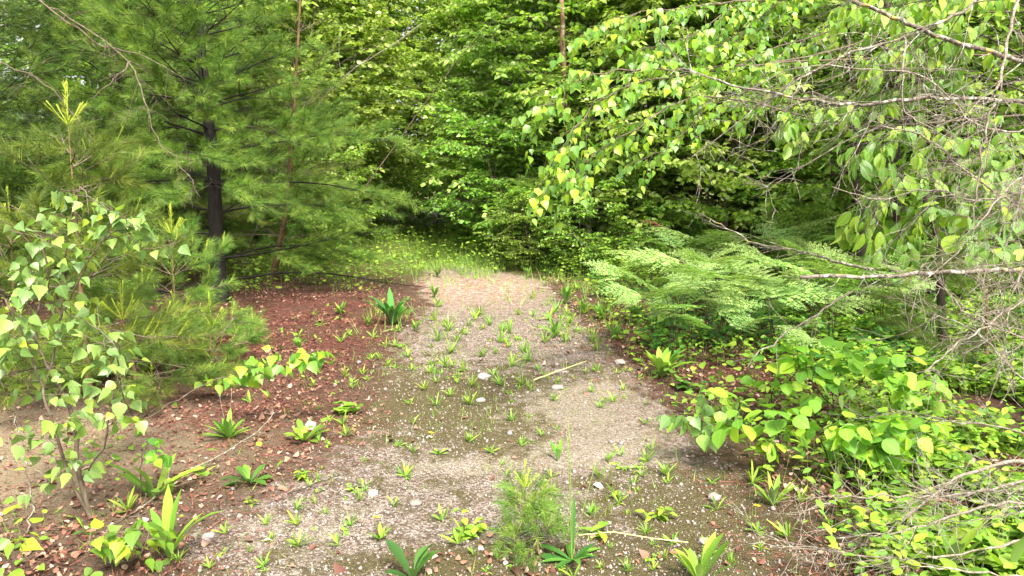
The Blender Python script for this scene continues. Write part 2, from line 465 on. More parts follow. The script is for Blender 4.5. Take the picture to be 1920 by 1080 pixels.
def grow(rng, p, d, L, n, wob=0.12, bend=(0, 0, 0)):
    p = np.array(p, float)
    d = unit(d)
    out = [p.copy()]
    for i in range(n):
        d = unit(d + rng.normal(0, wob, 3) + np.array(bend) / n)
        p = p + d * L / n
        out.append(p.copy())
    return np.array(out)
def at_frac(P, f):
    s = np.clip(np.asarray(f), 0, 1) * (len(P) - 1)
    i = np.minimum(s.astype(int), len(P) - 2)
    w = (s - i)[..., None]
    return P[i] * (1 - w) + P[i + 1] * w, unit(P[i + 1] - P[i])

def leaves_on(rng, g, P, tmpl, size, n, mat, spread=0.9, tilt=0.35, f0=0.15, hang=0.15, tmin=0, tmax=1.0, petiole=0.3, stem_mat=None):
    """leaves set alternately along a twig P, blades lying mostly flat"""
    f = np.linspace(f0, 1.0, n) + rng.normal(0, 0.02, n)
    pos, d = at_frac(P, f)
    side = np.where(np.arange(n) % 2 == 0, 1.0, -1.0)[:, None]
    upv = np.tile([0.0, 0.0, 1.0], (n, 1))
    lat = unit(np.cross(d, upv) + 1e-4) * side
    ang = spread * (1 - 0.55 * (f > 0.93))[:, None]
    ld = unit(d * np.cos(ang) + lat * np.sin(ang) + rng.normal(0, 0.22, (n, 3)) - np.array([0, 0, hang]))
    nrm = unit(upv + rng.normal(0, tilt, (n, 3)))
    sc = size * rng.uniform(0.5, 1.25, n)
    pp = pos + ld * (sc * petiole)[:, None]
    if stem_mat is not None: g.sticks(pos, pp, 0.0012, 0.0008, stem_mat)
    ld2 = unit(ld - np.array([0, 0, hang * 1.2]))
    g.inst(tmpl, pp, frames(ld2, nrm), sc, mat, rng.uniform(tmin, tmax, n))

# ------------------------------------------------------------------ broadleaf trees
def broadleaf(name, label, cat, base, H, spread, seed, size, mat, tmpl=L_MID, bark='stem', limbs=26, z0=0.12, r0=0.05,
              twigs=7, leaves=11, rz=0, group=None, lean=(0, 0, 0), parts=True, sprays=7, flat=0.25, shape=0.5, n_trunks=1):
    rng = np.random.default_rng(seed)
    t = thing(name, label, cat, base, rz, group)
    wood, fol, trk = Geo(), Geo(), Geo()
    for k in range(n_trunks):
        off = rng.normal(0, 0.12, 3) * (n_trunks > 1)
        off[2] = 0
        tr = grow(rng, off, np.array([0, 0, 1.0]) + off * 1.6, H, 12, 0.05, lean)
        trk.tube(tr, np.linspace(r0, r0 * 0.15, 13) * (1 if n_trunks == 1 else 0.7), 7)
        T0, T1, Ld, Ln = [], [], [], []
        nl = limbs // n_trunks
        for i in range(nl):
            f = z0 + (1 - z0) * (i + rng.uniform(0, 1)) / nl
            p, d = at_frac(tr, np.array(f))
            az = i * 2.4 + rng.uniform(-0.5, 0.5)
            L = spread * (0.35 + 0.65 * sin(pi * min(1, (f * 0.85 + shape * 0.3)))) * rng.uniform(0.7, 1.15)
            P = grow(rng, p, [cos(az), sin(az), 0.25 + 0.7 * f], L, 7, 0.12, (0, 0, -0.15 + 0.1 * f))
            wood.tube(P, np.linspace(r0 * 0.3 * (1 - 0.5 * f), 0.003, 8), 4)
            for j in range(sprays):
                ff = 0.2 + 0.8 * (j + rng.uniform(0, 1)) / sprays
                q, dd = at_frac(P, np.array(ff))
                sd = (1 if j % 2 else -1)
                lat = unit(np.cross(dd, [0, 0, 1.0])) * sd
                S = grow(rng, q, dd * 0.6 + lat * 0.9 + [0, 0, rng.normal(0, flat)], L * (0.62 - 0.35 * ff) + 0.15, 4, 0.12, (0, 0, -0.12))
                wood.sticks(S[:-1], S[1:], 0.004, 0.0025)
                for w in range(twigs):
                    fw = 0.1 + 0.9 * (w + rng.uniform(0, 1)) / twigs
                    q2, d2 = at_frac(S, np.array(fw))
                    lat2 = unit(np.cross(d2, [0, 0, 1.0])) * (1 if w % 2 else -1)
                    e = unit(d2 * 0.7 + lat2 * rng.uniform(0.3, 1.0) + [0, 0, rng.normal(-0.05, flat)])
                    T0.append(q2); Ld.append(e); Ln.append(rng.uniform(0.14, 0.34))
        T0, Ld, Ln = np.array(T0), np.array(Ld), np.array(Ln)
        tw_end = T0 + Ld * Ln[:, None] + np.array([0, 0, -0.03])
        wood.sticks(T0, tw_end, 0.0025, 0.0012)
        m = len(T0)
        for s in range(leaves):
            f = (s + rng.uniform(0.2, 0.8, m)) / leaves
            pos = T0 + (tw_end - T0) * f[:, None]
            sd = 1.0 if s % 2 else -1.0
            lat = unit(np.cross(Ld, [0, 0, 1.0])) * sd
            ld = unit(Ld * 0.6 + lat * 0.8 + rng.normal(0, 0.25, (m, 3)) - [0, 0, 0.15])
            nrm = unit(np.array([0, 0, 1.0]) + rng.normal(0, 0.65, (m, 3)))
            sc = size * rng.uniform(0.6, 1.2, m)
            keep = rng.uniform(0, 1, m) > 0.12
            fol.inst(tmpl, (pos + ld * 0.02)[keep], frames(ld, nrm)[keep], sc[keep], 0, rng.uniform(0, 1, m)[keep] ** 1.3)
    trk.build('trunk', M[bark], t)
    wood.build('branches', M[bark], t)
    fol.build('crown', M[mat], t)
    return t

# ------------------------------------------------------------------ pines
def shoot_tmpl(rng, n, axis, nl, width, sweep=0.75):
    """needles in bundles round a shoot that points along +Y"""
    f = rng.uniform(0.1, 1.0, n)
    a = rng.uniform(0, 2 * pi, n)
    sp = sweep * (1.25 - 0.75 * f) + rng.normal(0, 0.12, n)
    d = np.stack([np.cos(a) * np.sin(sp), np.cos(sp), np.sin(a) * np.sin(sp) - 0.08], 1)
    pos = np.zeros((n, 3)); pos[:, 1] = f * axis
    L = nl * rng.uniform(0.75, 1.1, n)
    R = frames(d, rng.normal(0, 1, (n, 3)))
    V = []
    for k in range(n):
        x = R[k, :, 0] * width / 2
        V += [pos[k] - x, pos[k] + x, pos[k] + R[k, :, 1] * L[k]]
    return np.array(V), np.arange(3 * n).reshape(-1, 3)

def pine(name, label, base, H, R0, seed, z0=1.0, dz=0.42, needles=46, nl=0.1, width=0.0026, r0=0.13, mat='needle', bark='pine_bark',
         lean=(0, 0, 0), trunk_pts=None, per=5, candle=0.0, dead_below=0.0, rz=0, group=None, fill=1.0, droop=0.25, skip=None, sparse_above=99,
         green_below=0.0, cat='pine tree'):
    rng = np.random.default_rng(seed)
    t = thing(name, label, cat, base, rz, group)
    base = np.array(base, float)
    trk, wood, fol, can = Geo(), Geo(), Geo(), Geo()
    if trunk_pts is None: tr = grow(rng, (0, 0, -0.05), (0, 0, 1), H, 14, 0.02, lean)
    else: tr = np.array(trunk_pts, float) - base
    n = len(tr)
    rad = r0 * (1 - np.linspace(0, 1, n) * 0.9)
    rad[0] *= 1.25
    tf = np.linspace(0, 1, 40)
    Pt, _ = at_frac(tr, tf)
    trk.tube(Pt, np.interp(tf, np.linspace(0, 1, n), rad) * rng.uniform(0.95, 1.05, 40), 10)
    S0, Sd = [], []
    z = z0
    H = tr[-1, 2]
    while z < H - 0.12:
        az0 = rng.uniform(0, 2 * pi)
        for k in range(per + rng.integers(-1, 2)):
            f = (z + rng.uniform(-0.06, 0.06)) / H
            az = az0 + k * 2 * pi / per + rng.uniform(-0.35, 0.35)
            if skip is not None and skip(az, z): continue
            p, _ = at_frac(tr, np.array(f))
            L = (R0 * (1 - max(f, 0) ** 1.15) + 0.12) * rng.uniform(0.7, 1.1)
            el = -0.05 + 0.75 * f
            P = grow(rng, p, [cos(az), sin(az), el], L, 8, 0.07, (0, 0, -droop * (1 - f) + 0.25 * f))
            wood.tube(P, np.linspace(max(0.006, r0 * 0.16 * (1 - 0.6 * f)), 0.003, 9), 4)
            if z < dead_below and rng.uniform() < 0.75:
                for j in range(9):                                  # bare dead limbs low on the trunk
                    q, dd = at_frac(P, np.array(0.15 + 0.85 * j / 9))
                    lat = unit(np.cross(dd, [0, 0, 1.0])) * (1 if j % 2 else -1)
                    S = grow(rng, q, dd * 0.5 + lat * 0.8 + [0, 0, -0.1], L * 0.3, 4, 0.2)
                    wood.sticks(S[:-1], S[1:], 0.0035, 0.0015)
                continue
            ns = max(3, int(L / 0.17))
            for j in range(ns):
                ff = 0.18 + 0.82 * (j + rng.uniform(0, 0.9)) / ns
                q, dd = at_frac(P, np.array(ff))
                lat = unit(np.cross(dd, [0, 0, 1.0])) * (1 if j % 2 else -1)
                SL = min(L * (0.55 - 0.38 * ff) + 0.1, 0.95)
                S = grow(rng, q, dd * 0.75 + lat * 0.75 + [0, 0, rng.normal(0.02, 0.12)], SL, 4, 0.12, (0, 0, -0.1))
                wood.sticks(S[:-1], S[1:], 0.004, 0.0022)
                nsh = max(2, int(SL / 0.075 * fill * (1.0 if z < sparse_above else 0.45)))
                for w in range(nsh):
                    fw = 0.3 + 0.7 * (w + rng.uniform(0, 1)) / nsh
                    q2, d2 = at_frac(S, np.array(fw))
                    l2 = unit(np.cross(d2, [0, 0, 1.0])) * rng.uniform(-1, 1)
                    S0.append(q2); Sd.append(unit(d2 * 0.8 + l2 + [0, 0, rng.normal(0.12, 0.25)]))
            S0.append(P[-1]); Sd.append(unit(P[-1] - P[-2] + [0, 0, 0.15]))
        z += dz * rng.uniform(0.8, 1.2)
    S0, Sd = np.array(S0), np.array(Sd)
    m = len(S0)
    R = frames(Sd, unit(np.array([0, 0, 1.0]) + rng.normal(0, 0.3, (m, 3))))
    wood.sticks(S0, S0 + Sd * 0.1, 0.002, 0.0012)
    var = [shoot_tmpl(rng, needles, 0.12, nl, width) for _ in range(5)]
    pick = rng.integers(0, 5, m)
    tint = rng.uniform(0, 1, m)
    sc = rng.uniform(0.8, 1.15, m)
    for k in range(5):
        s = pick == k
        fol.inst(var[k], S0[s], R[s], sc[s], 0, tint[s])
    parts = [trk.build('trunk', M[bark], t), wood.build('branches', M['stem' if bark == 'young_bark' else bark], t), fol.build('crown', M[mat], t)]
    if candle > 0:
        cs = rng.uniform(0, 1, m) < candle
        d = unit(Sd[cs] * 0.55 + [0, 0, 0.75])
        cv = shoot_tmpl(rng, 46, 0.12, 0.022, 0.003, 0.8)
        can.sticks(S0[cs], S0[cs] + d * 0.11, 0.0028, 0.002)
        can.inst(cv, S0[cs], frames(d, rng.normal(0, 1, (cs.sum(), 3))), rng.uniform(0.7, 1.2, cs.sum()), 0, rng.uniform(0, 1, cs.sum()))
        top = tr[-1]
        for k in range(6):
            a = k * 2 * pi / 5
            d = unit([0, 0, 1]) if k == 5 else unit([cos(a) * 0.8, sin(a) * 0.8, 0.85])
            L = 0.28 if k == 5 else 0.19
            can.tube(grow(rng, top, d, L, 4, 0.03, (0, 0, 0.25)), 0.0035, 4)
            can.inst(cv, top[None], frames(d[None], rng.normal(0, 1, (1, 3))), [L / 0.12 * 0.95], 0, [0.8], sx=[0.5])
        can.build('new_shoots', M['candle'], t)
    return t

# ------------------------------------------------------------------ where the path runs
def poly_dist(X, Y, poly):
    """signed distance to a polygon, positive inside"""
    inside = np.zeros(X.shape, bool)
    dist = np.full(X.shape, 1e9)
    n = len(poly)
    for i in range(n):
        (x0, y0), (x1, y1) = poly[i], poly[(i + 1) % n]
        c = ((y0 > Y) != (y1 > Y)) & (X < (x1 - x0) * (Y - y0) / (y1 - y0 + 1e-12) + x0)
        inside ^= c
        dx, dy = x1 - x0, y1 - y0
        tt = np.clip(((X - x0) * dx + (Y - y0) * dy) / (dx * dx + dy * dy + 1e-12), 0, 1)
        dist = np.minimum(dist, np.hypot(X - x0 - tt * dx, Y - y0 - tt * dy))
    return np.where(inside, dist, -dist)
LEFT_EDGE = [(-300, 1900), (230, 1250), (360, 1080), (420, 970), (610, 880), (690, 760), (730, 660), (775, 580), (752, 530), (735, 500), (742, 480), (760, 462), (772, 446)]
RIGHT_EDGE = [(812, 446), (835, 462), (880, 480), (985, 500), (1050, 525), (1085, 570), (1110, 610), (1165, 690), (1225, 760), (1330, 850), (1420, 930), (1520, 1080), (1750, 1250), (2600, 1900)]
PATH = [tuple(G(*q)[:2]) for q in LEFT_EDGE + RIGHT_EDGE]
def blob(X, Y, px, py, rx, ry):
    c = G(px, py)
    return np.exp(-(((X - c[0]) / rx) ** 2 + ((Y - c[1]) / ry) ** 2))
def vnoise(X, Y, s, seed):
    """smooth lattice noise, 0 to 1"""
    rng = np.random.default_rng(seed)
    tab = rng.uniform(0, 1, (64, 64))
    x, y = X / s, Y / s
    xi, yi = np.floor(x).astype(int), np.floor(y).astype(int)
    fx, fy = x - xi, y - yi
    fx, fy = fx * fx * (3 - 2 * fx), fy * fy * (3 - 2 * fy)
    g = lambda a, b: tab[a % 64, b % 64]
    return (g(xi, yi) * (1 - fx) + g(xi + 1, yi) * fx) * (1 - fy) + (g(xi, yi + 1) * (1 - fx) + g(xi + 1, yi + 1) * fx) * fy
def height(X, Y):
    X, Y = np.asarray(X, float), np.asarray(Y, float)
    h = 0.05 * (vnoise(X, Y, 1.7, 1) - 0.5) + 0.022 * (vnoise(X, Y, 0.33, 2) - 0.5) + 0.009 * (vnoise(X, Y, 0.09, 3) - 0.5)
    return h * np.clip(1 - (np.hypot(X, Y) - 25) / 20, 0, 1)
def on(p):
    p = np.array(p, float)
    p[2] += float(height(p[0], p[1]))
    return p

# the ground: one sheet, fine near the camera, running out to the horizon
def axis(lo, hi, step, far):
    a = list(np.arange(lo, hi, step))
    d, s, x = [], step, lo
    while x > -far: s *= 1.35; x -= s; d.append(x)
    e, s, x = [], step, a[-1]
    while x < far: s *= 1.35; x += s; e.append(x)
    return np.array(d[::-1] + a + e)
gx, gy = axis(-5.0, 5.0, 0.035, 600), axis(1.2, 14.0, 0.035, 600)
GX, GY = np.meshgrid(gx, gy)
GZ = height(GX, GY)
gm = bpy.data.meshes.new('ground')
nv = GX.size
gm.vertices.add(nv)
gm.vertices.foreach_set('co', np.stack([GX, GY, GZ], -1).astype(np.float32).ravel())
ny, nx = GX.shape
ii = (np.arange(ny - 1)[:, None] * nx + np.arange(nx - 1)[None]).ravel()
Q = np.stack([ii, ii + 1, ii + nx + 1, ii + nx], 1).astype(np.int32)
gm.loops.add(len(Q) * 4); gm.loops.foreach_set('vertex_index', Q.ravel())
gm.polygons.add(len(Q)); gm.polygons.foreach_set('loop_start', np.arange(len(Q), dtype=np.int32) * 4)
gm.polygons.foreach_set('use_smooth', np.ones(len(Q), bool))
def mask(name, val):
    at = gm.attributes.new(name, 'FLOAT', 'POINT')
    at.data.foreach_set('value', np.clip(val, 0, 1).astype(np.float32).ravel())
sd = poly_dist(GX, GY, PATH)
mask('path', 0.5 + sd / 0.5 - 0.45 * np.clip((GY - 6.5) / 2, 0, 1) - 1.3 * np.clip((GY - 10.6) / 2.5, 0, 1))
mask('sand', blob(GX, GY, 1150, 765, 0.75, 0.7) + 0.7 * blob(GX, GY, 870, 870, 0.5, 0.2) + 0.6 * blob(GX, GY, 560, 990, 0.5, 0.35) + 0.5 * blob(GX, GY, 1120, 850, .4, .3))
mask('pink', np.clip(1.5 * blob(GX, GY, 870, 540, 1.1, 1.3), 0, 1))
mask('red', 0.85 * np.clip(1.5 * blob(GX, GY, 560, 600, 2.2, 1.7) + blob(GX, GY, 540, 790, 0.7, 0.6) + 0.8 * blob(GX, GY, 1500, 690, 1.2, .8), 0, 1))
mask('tan', np.clip(1.5 * blob(GX, GY, 0, 850, 1.2, 0.9), 0, 1))
mask('green', np.clip((GY - 10) / 2.5, 0, 1) + blob(GX, GY, 1750, 900, 1, 1) * 0.6)
mask('moss', blob(GX, GY, 900, 760, 0.8, 0.8) + blob(GX, GY, 1380, 960, 0.6, 0.5) + blob(GX, GY, 620, 700, .5, .7) + blob(GX, GY, 1000, 1060, .7, .15) * 1.3)
gm.materials.append(M['ground'])
gm.update(); gm.validate()
ground = bpy.data.objects.new('ground', gm)
COL.objects.link(ground)
tag(ground, kind='structure')

RG = np.random.default_rng(11)
def tubes_px(g, pts, r0, r1, sides=6, sub=4, wob=0.004, rng=RG, mat=0):
    """a limb through the given points, a little crooked"""
    P = np.array([A(*p) if isinstance(p, tuple) else p for p in pts])
    n = (len(P) - 1) * sub + 1
    s = np.linspace(0, 1, n)
    Q = at_frac(P, s)[0]
    for _ in range(2): Q[1:-1] = (Q[:-2] + 2 * Q[1:-1] + Q[2:]) / 4
    Q[1:-1] += rng.normal(0, wob, (n - 2, 3))
    r = np.linspace(r0, r1, n) * rng.uniform(0.88, 1.12, n)
    g.tube(Q, r, sides, mat)
    return Q

# ================================================================== the pines on the left
b0 = G(412, 566)
tp = [b0 + [0, 0, -0.1], A(410, 520, 9.1), A(405, 420, 9.1), A(400, 310, 9.12), A(388, 200, 9.15), A(378, 100, 9.2), A(370, 0, 9.25), A(362, -200, 9.3), A(358, -420, 9.3), A(356, -700, 9.3)]
def keep_clear(az, z):
    a = az % (2 * pi) - 2 * pi
    return z < 2.0 and -2.5 < a < -0.75
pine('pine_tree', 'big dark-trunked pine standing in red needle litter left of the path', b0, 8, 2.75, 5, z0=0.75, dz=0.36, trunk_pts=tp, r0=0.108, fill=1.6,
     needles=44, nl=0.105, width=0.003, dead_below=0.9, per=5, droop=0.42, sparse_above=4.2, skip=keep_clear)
b1 = G(508, 528)
tp = [b1 + [0, 0, -0.05], A(520, 480, 10.4), A(532, 420, 10.2), A(542, 340, 10.0), A(548, 250, 9.9), A(553, 170, 9.8), A(560, 60, 9.7), A(566, -60, 9.6), A(570, -200, 9.6)]
pine('pine_tree', 'slender leaning young pine with orange-brown stem beside the dark-trunked pine', b1, 5, 1.15, 6, z0=1.0, dz=0.45, trunk_pts=tp, r0=0.05,
     bark='young_bark', needles=40, nl=0.1, width=0.0026, per=4, droop=0.2)
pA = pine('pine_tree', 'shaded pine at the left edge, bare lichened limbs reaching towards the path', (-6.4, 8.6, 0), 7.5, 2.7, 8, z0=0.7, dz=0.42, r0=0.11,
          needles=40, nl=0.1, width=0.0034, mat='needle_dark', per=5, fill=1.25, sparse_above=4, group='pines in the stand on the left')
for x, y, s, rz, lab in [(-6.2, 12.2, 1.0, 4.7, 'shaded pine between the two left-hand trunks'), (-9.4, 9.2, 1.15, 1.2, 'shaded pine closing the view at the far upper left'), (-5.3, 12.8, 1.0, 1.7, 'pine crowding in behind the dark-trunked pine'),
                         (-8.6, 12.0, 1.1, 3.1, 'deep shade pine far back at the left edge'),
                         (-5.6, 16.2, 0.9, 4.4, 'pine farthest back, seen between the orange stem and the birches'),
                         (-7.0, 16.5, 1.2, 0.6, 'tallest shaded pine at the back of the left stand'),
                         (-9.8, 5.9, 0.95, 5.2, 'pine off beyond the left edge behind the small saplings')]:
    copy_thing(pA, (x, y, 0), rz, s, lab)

# the sapling pines with yellow new shoots
def sap(px, py, H, R, seed, label, per=5, rz=0, top=None, s=1.0, **kw):
    b = on(G(px, py))
    tpx = None
    if top is not None:
        e = b + (A(top[0], top[1], b[1] + 0.05) - b) / s
        tpx = [b + (e - b) * f for f in np.linspace(0, 1, 8)]
    t = pine('pine_sapling', label, b, H, R, seed, trunk_pts=tpx, cat='pine sapling', per=per, rz=rz, bark='young_bark', **{**dict(z0=0.12, dz=0.2, needles=60, nl=0.095, fill=2.2,
                width=0.0024, r0=0.02, candle=0.10, droop=0.1), **kw})
    t.scale = (s, s, s)
    return t
sap(168, 745, 2.6, 0.98, 21, 'tall pine sapling at far left with yellow candles rising above the aspen', top=(128, 235), z0=0.2, dz=0.27, candle=0.07, r0=0.024)
sap(262, 735, 0.95, 0.72, 22, 'wide low pine sapling with yellow star of shoots behind the aspen leaves', top=(230, 600), dz=0.17, candle=0.08)
sap(392, 700, 0.75, 0.42, 23, 'small pine sapling with yellow star tip on the edge of the red litter', top=(396, 615), dz=0.13, nl=0.07)
sap(330, 640, 1.6, 0.75, 24, 'bushy pine sapling standing between the tall sapling and the dark trunk', top=(322, 440), dz=0.22, candle=0.09)
sap(30, 700, 1.7, 0.9, 27, 'pine sapling cut by the left edge below the pale candles', top=(20, 420), dz=0.24, candle=0.07)
sap(1012, 1040, 0.42, 0.16, 25, 'tiny bushy pine seedling with yellow tips in the middle of the gravel', top=(985, 915), s=0.42, z0=0.08, dz=0.13, needles=30, nl=0.14,
    width=0.0042, r0=0.012, candle=0.5, fill=0.75)
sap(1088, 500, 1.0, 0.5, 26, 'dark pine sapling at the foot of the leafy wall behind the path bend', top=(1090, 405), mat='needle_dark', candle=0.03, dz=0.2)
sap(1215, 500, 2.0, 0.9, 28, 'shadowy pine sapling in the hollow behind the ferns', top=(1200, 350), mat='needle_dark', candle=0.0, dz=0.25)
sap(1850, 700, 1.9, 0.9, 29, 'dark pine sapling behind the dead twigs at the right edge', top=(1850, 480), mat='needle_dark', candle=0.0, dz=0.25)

# ================================================================== the leafy wall behind
GB = 'birches and maples behind the bend of the path'
tA = broadleaf('birch_tree', 'pale-leaved birch directly above the far end of the path', 'birch tree', (0.5, 18.0, 0), 8.0, 2.5, 41, 0.105, 'birch', group=GB, limbs=44, z0=0.1, r0=0.07, bark='birch_bark', leaves=10, twigs=7, sprays=7)
tB = broadleaf('maple_tree', 'layered green maple leaning over the dark hollow behind the path', 'maple tree', (1.5, 13.3, 0), 6.2, 2.2, 42, 0.10, 'beech', group=GB, limbs=40, z0=0.12, r0=0.06, leaves=9, twigs=7, sprays=7, flat=0.12)
GTH = 'tall thicket bushes along the far side of the path'
tD = broadleaf('thicket_bush', 'tall leafy thicket bush in the centre where the leafy wall meets the path', 'bush', (0.95, 13.7, 0), 5.4, 1.9, 44, 0.098, 'birch', limbs=60, z0=0.04, r0=0.03, leaves=9, twigs=7, sprays=7, flat=0.22, n_trunks=3, group=GTH, shape=0.9)
for x, y, s, rz, lab in [(0.5, 16.4, 1.0, 1.1, 'tall thicket bush just right of the grassy gap'), (2.2, 12.8, 0.9, 2.3, 'tall thicket bush right of the central one'),
                         (-4.9, 17.4, 1.15, 3.5, 'tall thicket bush half hidden by the pine boughs'), (2.9, 13.6, 1.2, 4.1, 'tall thicket bush behind the copper stem'),
                         (-0.3, 20.8, 1.35, 5.0, 'taller thicket bush standing over the central one'), (4.6, 13.2, 1.2, 0.4, 'tall thicket bush behind the layered maples'),
                         (6.6, 13.8, 1.3, 1.9, 'tall thicket bush at the back right'), (-5.2, 18.0, 1.3, 2.9, 'tall thicket bush seen between the left pines'),
                         (9.0, 13.6, 1.4, 3.9, 'tall thicket bush beyond the right edge'), (-8.0, 15.0, 1.3, 4.9, 'tall thicket bush at the far left behind the shaded pine'), (-2.6, 23.0, 1.5, 0.2, 'tall thicket bush closing the far end of the grassy gap'), (-5.0, 21.5, 1.4, 2.2, 'tall thicket bush left of the far end of the grassy gap')]:
    copy_thing(tD, (x, y, 0), rz, s, lab)
FARL = ['tall tree of the far wood behind the left edge of the pines', 'tall tree of the far wood behind the shaded pines', 'tall tree of the far wood behind the big dark-trunked pine', 'tall tree of the far wood straight behind the grassy gap',
        'tall tree of the far wood behind the copper stem', 'tall tree of the far wood behind the lichened limbs', 'tall tree of the far wood behind the cherry leaves', 'tree at the back beyond the right edge of view', 'tree at the back beyond the left edge of view',
        'tallest tree of the far wood behind the leaning orange stem', 'tallest tree of the far wood behind the central thicket', 'tallest tree of the far wood behind the right-hand maples']
for k, (x, y, s) in enumerate([(-14, 26, 1.9), (-9, 27, 1.8), (-4.5, 25, 1.7), (0, 26.5, 1.9), (4.5, 26, 1.8), (9, 27, 1.9), (14, 26, 1.8), (12.5, 19, 1.6), (-12.5, 18, 1.7), (-6.8, 31, 2.2), (2.2, 32, 2.2), (11, 33, 2.2)]):
    copy_thing(tB if k % 2 else tA, (x, y, 0), k * 1.3, s, FARL[k], group='trees of the far wood')
tC = broadleaf('leafy_shrub', 'dense green shrub where the path disappears', 'shrub', (0.25, 13.2, 0), 2.3, 1.4, 43, 0.075, 'beech', limbs=30, z0=0.04, r0=0.02, leaves=9, twigs=6, sprays=6, flat=0.18, n_trunks=3,
               group='shrubs at the foot of the leafy wall')
for x, y, s, rz, src, lab in [
    (-5.3, 20.5, 1.1, 1.0, 'A', 'birch filling the gap between the pines and the path end'),
    (1.2, 17.2, 1.1, 2.2, 'A', 'tall birch rising behind the layered maple'),
    (0.9, 15.0, 0.9, 5.2, 'A', 'bright birch close behind the path bend'),
    (3.6, 16.5, 1.15, 3.6, 'A', 'birch behind the thin copper stem'),
    (6.4, 17.5, 1.25, 4.4, 'A', 'birch back in the wood on the right'),
    (-6.0, 20.5, 1.3, 0.3, 'A', 'birch glimpsed through the pine branches on the left'),
    (9.6, 16.5, 1.25, 0.9, 'A', 'birch at the back beyond the right edge'),
    (3.4, 12.2, 0.95, 1.4, 'B', 'maple spreading over the dark hollow behind the ferns'),
    (5.4, 11.6, 1.0, 2.9, 'B', 'maple with layered boughs behind the dead twigs'),
    (7.4, 12.4, 1.15, 4.9, 'B', 'maple at the back right behind the big cherry leaves'),
    (4.9, 14.4, 1.2, 3.3, 'B', 'tall maple closing the hollow on the right'),
    (9.3, 11.0, 1.15, 5.5, 'B', 'maple just beyond the right edge of view'),
    (-1.6, 25.0, 1.5, 0.4, 'B', 'tall maple farthest back above the path end'),
    (2.8, 20.5, 1.5, 2.4, 'B', 'tall maple farthest back behind the copper stem'),
    (7.5, 21.5, 1.6, 2.0, 'B', 'tall maple farthest back on the right'),
    (-9.5, 20.5, 1.6, 5.0, 'B', 'tall maple farthest back behind the left pines')]:
    copy_thing(tA if src == 'A' else tB, (x, y, 0), rz, s, lab)
for x, y, s, rz, lab in [
    (-3.8, 14.4, 0.6, 0.9, 'shrub tucked behind the pine boughs left of the grassy gap'),
    (0.35, 12.2, 0.5, 2.2, 'rounded shrub right of where the path disappears'),
    (1.1, 11.6, 0.6, 2.9, 'shrub under the left side of the layered maple'),
    (-3.9, 14.6, 0.8, 3.4, 'shrub seen low between the pine trunks'),
    (2.6, 11.6, 0.42, 0.3, 'low shrub at the mouth of the dark hollow'),
    (-0.9, 17.6, 0.55, 4.6, 'taller shrub on the right of the grassy gap'),
    (4.05, 10.2, 0.42, 4.0, 'low light green shrub between ferns and dark hollow'),
    (5.9, 10.4, 0.7, 5.1, 'shrub behind the large cherry leaves at the right'),
    (-7.4, 10.6, 0.6, 1.4, 'yellow-green shrub low behind the left saplings'), (-3.2, 19.2, 0.9, 1.9, 'shrub standing in the far end of the grassy gap'), (-2.0, 20.4, 1.0, 3.9, 'shrub filling the very end of the grassy gap'), (-4.4, 17.6, 0.8, 5.3, 'shrub on the left side of the grassy gap')]:
    copy_thing(tC, (x, y, 0), rz, s, lab)

# thin copper stem with a snag, and the pale leaning trunks
def bare_trunk(name, label, cat, pts, r0, r1, mat, twigs=0, seed=1):
    rng = np.random.default_rng(seed)
    P = np.array([A(*p) for p in pts])
    t = thing(name, label, cat, (P[0][0], P[0][1], 0))
    g = Geo()
    Q = tubes_px(g, [p - np.array([P[0][0], P[0][1], 0]) for p in P], r0, r1, 8, 6, 0.006, rng)
    g.build('trunk', M[mat], t)
    if twigs:
        b = Geo()
        for k in range(twigs):
            q, d = at_frac(Q, np.array(rng.uniform(0.3, 1)))
            S = grow(rng, q, d * 0.6 + rng.normal(0, 0.7, 3), rng.uniform(0.3, 0.9), 6, 0.15)
            b.tube(S, np.linspace(r1 * 0.5, 0.002, 7), 4)
        b.build('branches', M[mat], t)
    return t
bare_trunk('birch_tree', 'thin copper-coloured birch stem rising behind the hanging leaves', 'birch tree', [tuple(q) for q in [(1092, 505, 12.7), (1078, 370, 12.7), (1066, 250, 12.6), (1058, 130, 12.2), (1053, 0, 12.0), (1050, -160, 12.0)]], 0.05, 0.035, 'red_bark', 7, 3)
bare_trunk('tree_stub', 'short pale green-brown leaning trunk below the hanging leaves', 'tree trunk', [(1116, 508, 12.2), (1100, 400, 12.2), (1090, 360, 12.2), (1080, 300, 12.4)], 0.05, 0.03, 'birch_bark', 0, 4)
GL = 'pale dead birches leaning above the end of the path'
bare_trunk('dead_birch', 'pale dead birch leaning right, upper one among the bright leaves', 'dead tree', [(600, 478, 15), (700, 330, 14.6), (800, 190, 14.0), (860, 110, 13.6), (905, 60, 13.2), (940, 20, 13.2)], 0.014, 0.007, 'stem', 6, 5)['group'] = GL
bare_trunk('dead_birch', 'pale dead birch leaning low across the pine edge', 'dead tree', [(440, 525, 11), (520, 330, 10.9), (600, 190, 10.8), (660, 130, 10.7), (720, 95, 10.6), (790, 45, 10.6)], 0.009, 0.004, 'grey_twig', 6, 6)['group'] = GL
bare_trunk('dark_sapling', 'thin dark cherry trunk under the big leaves at right', 'tree trunk', [(1768, 640, 6.2), (1762, 450, 6.2), (1742, 390, 6.2), (1722, 300, 6.2), (1700, 200, 6.2), (1680, 60, 6.2), (1640, -60, 6.2)], 0.035, 0.02, 'dark_stem', 0, 7)
bare_trunk('dark_sapling', 'dark slim trunk low down behind the ferns at right', 'tree trunk', [(1615, 560, 8.5), (1612, 400, 8.5), (1600, 300, 8.5), (1590, 100, 8.5)], 0.04, 0.03, 'dark_stem', 4, 8)
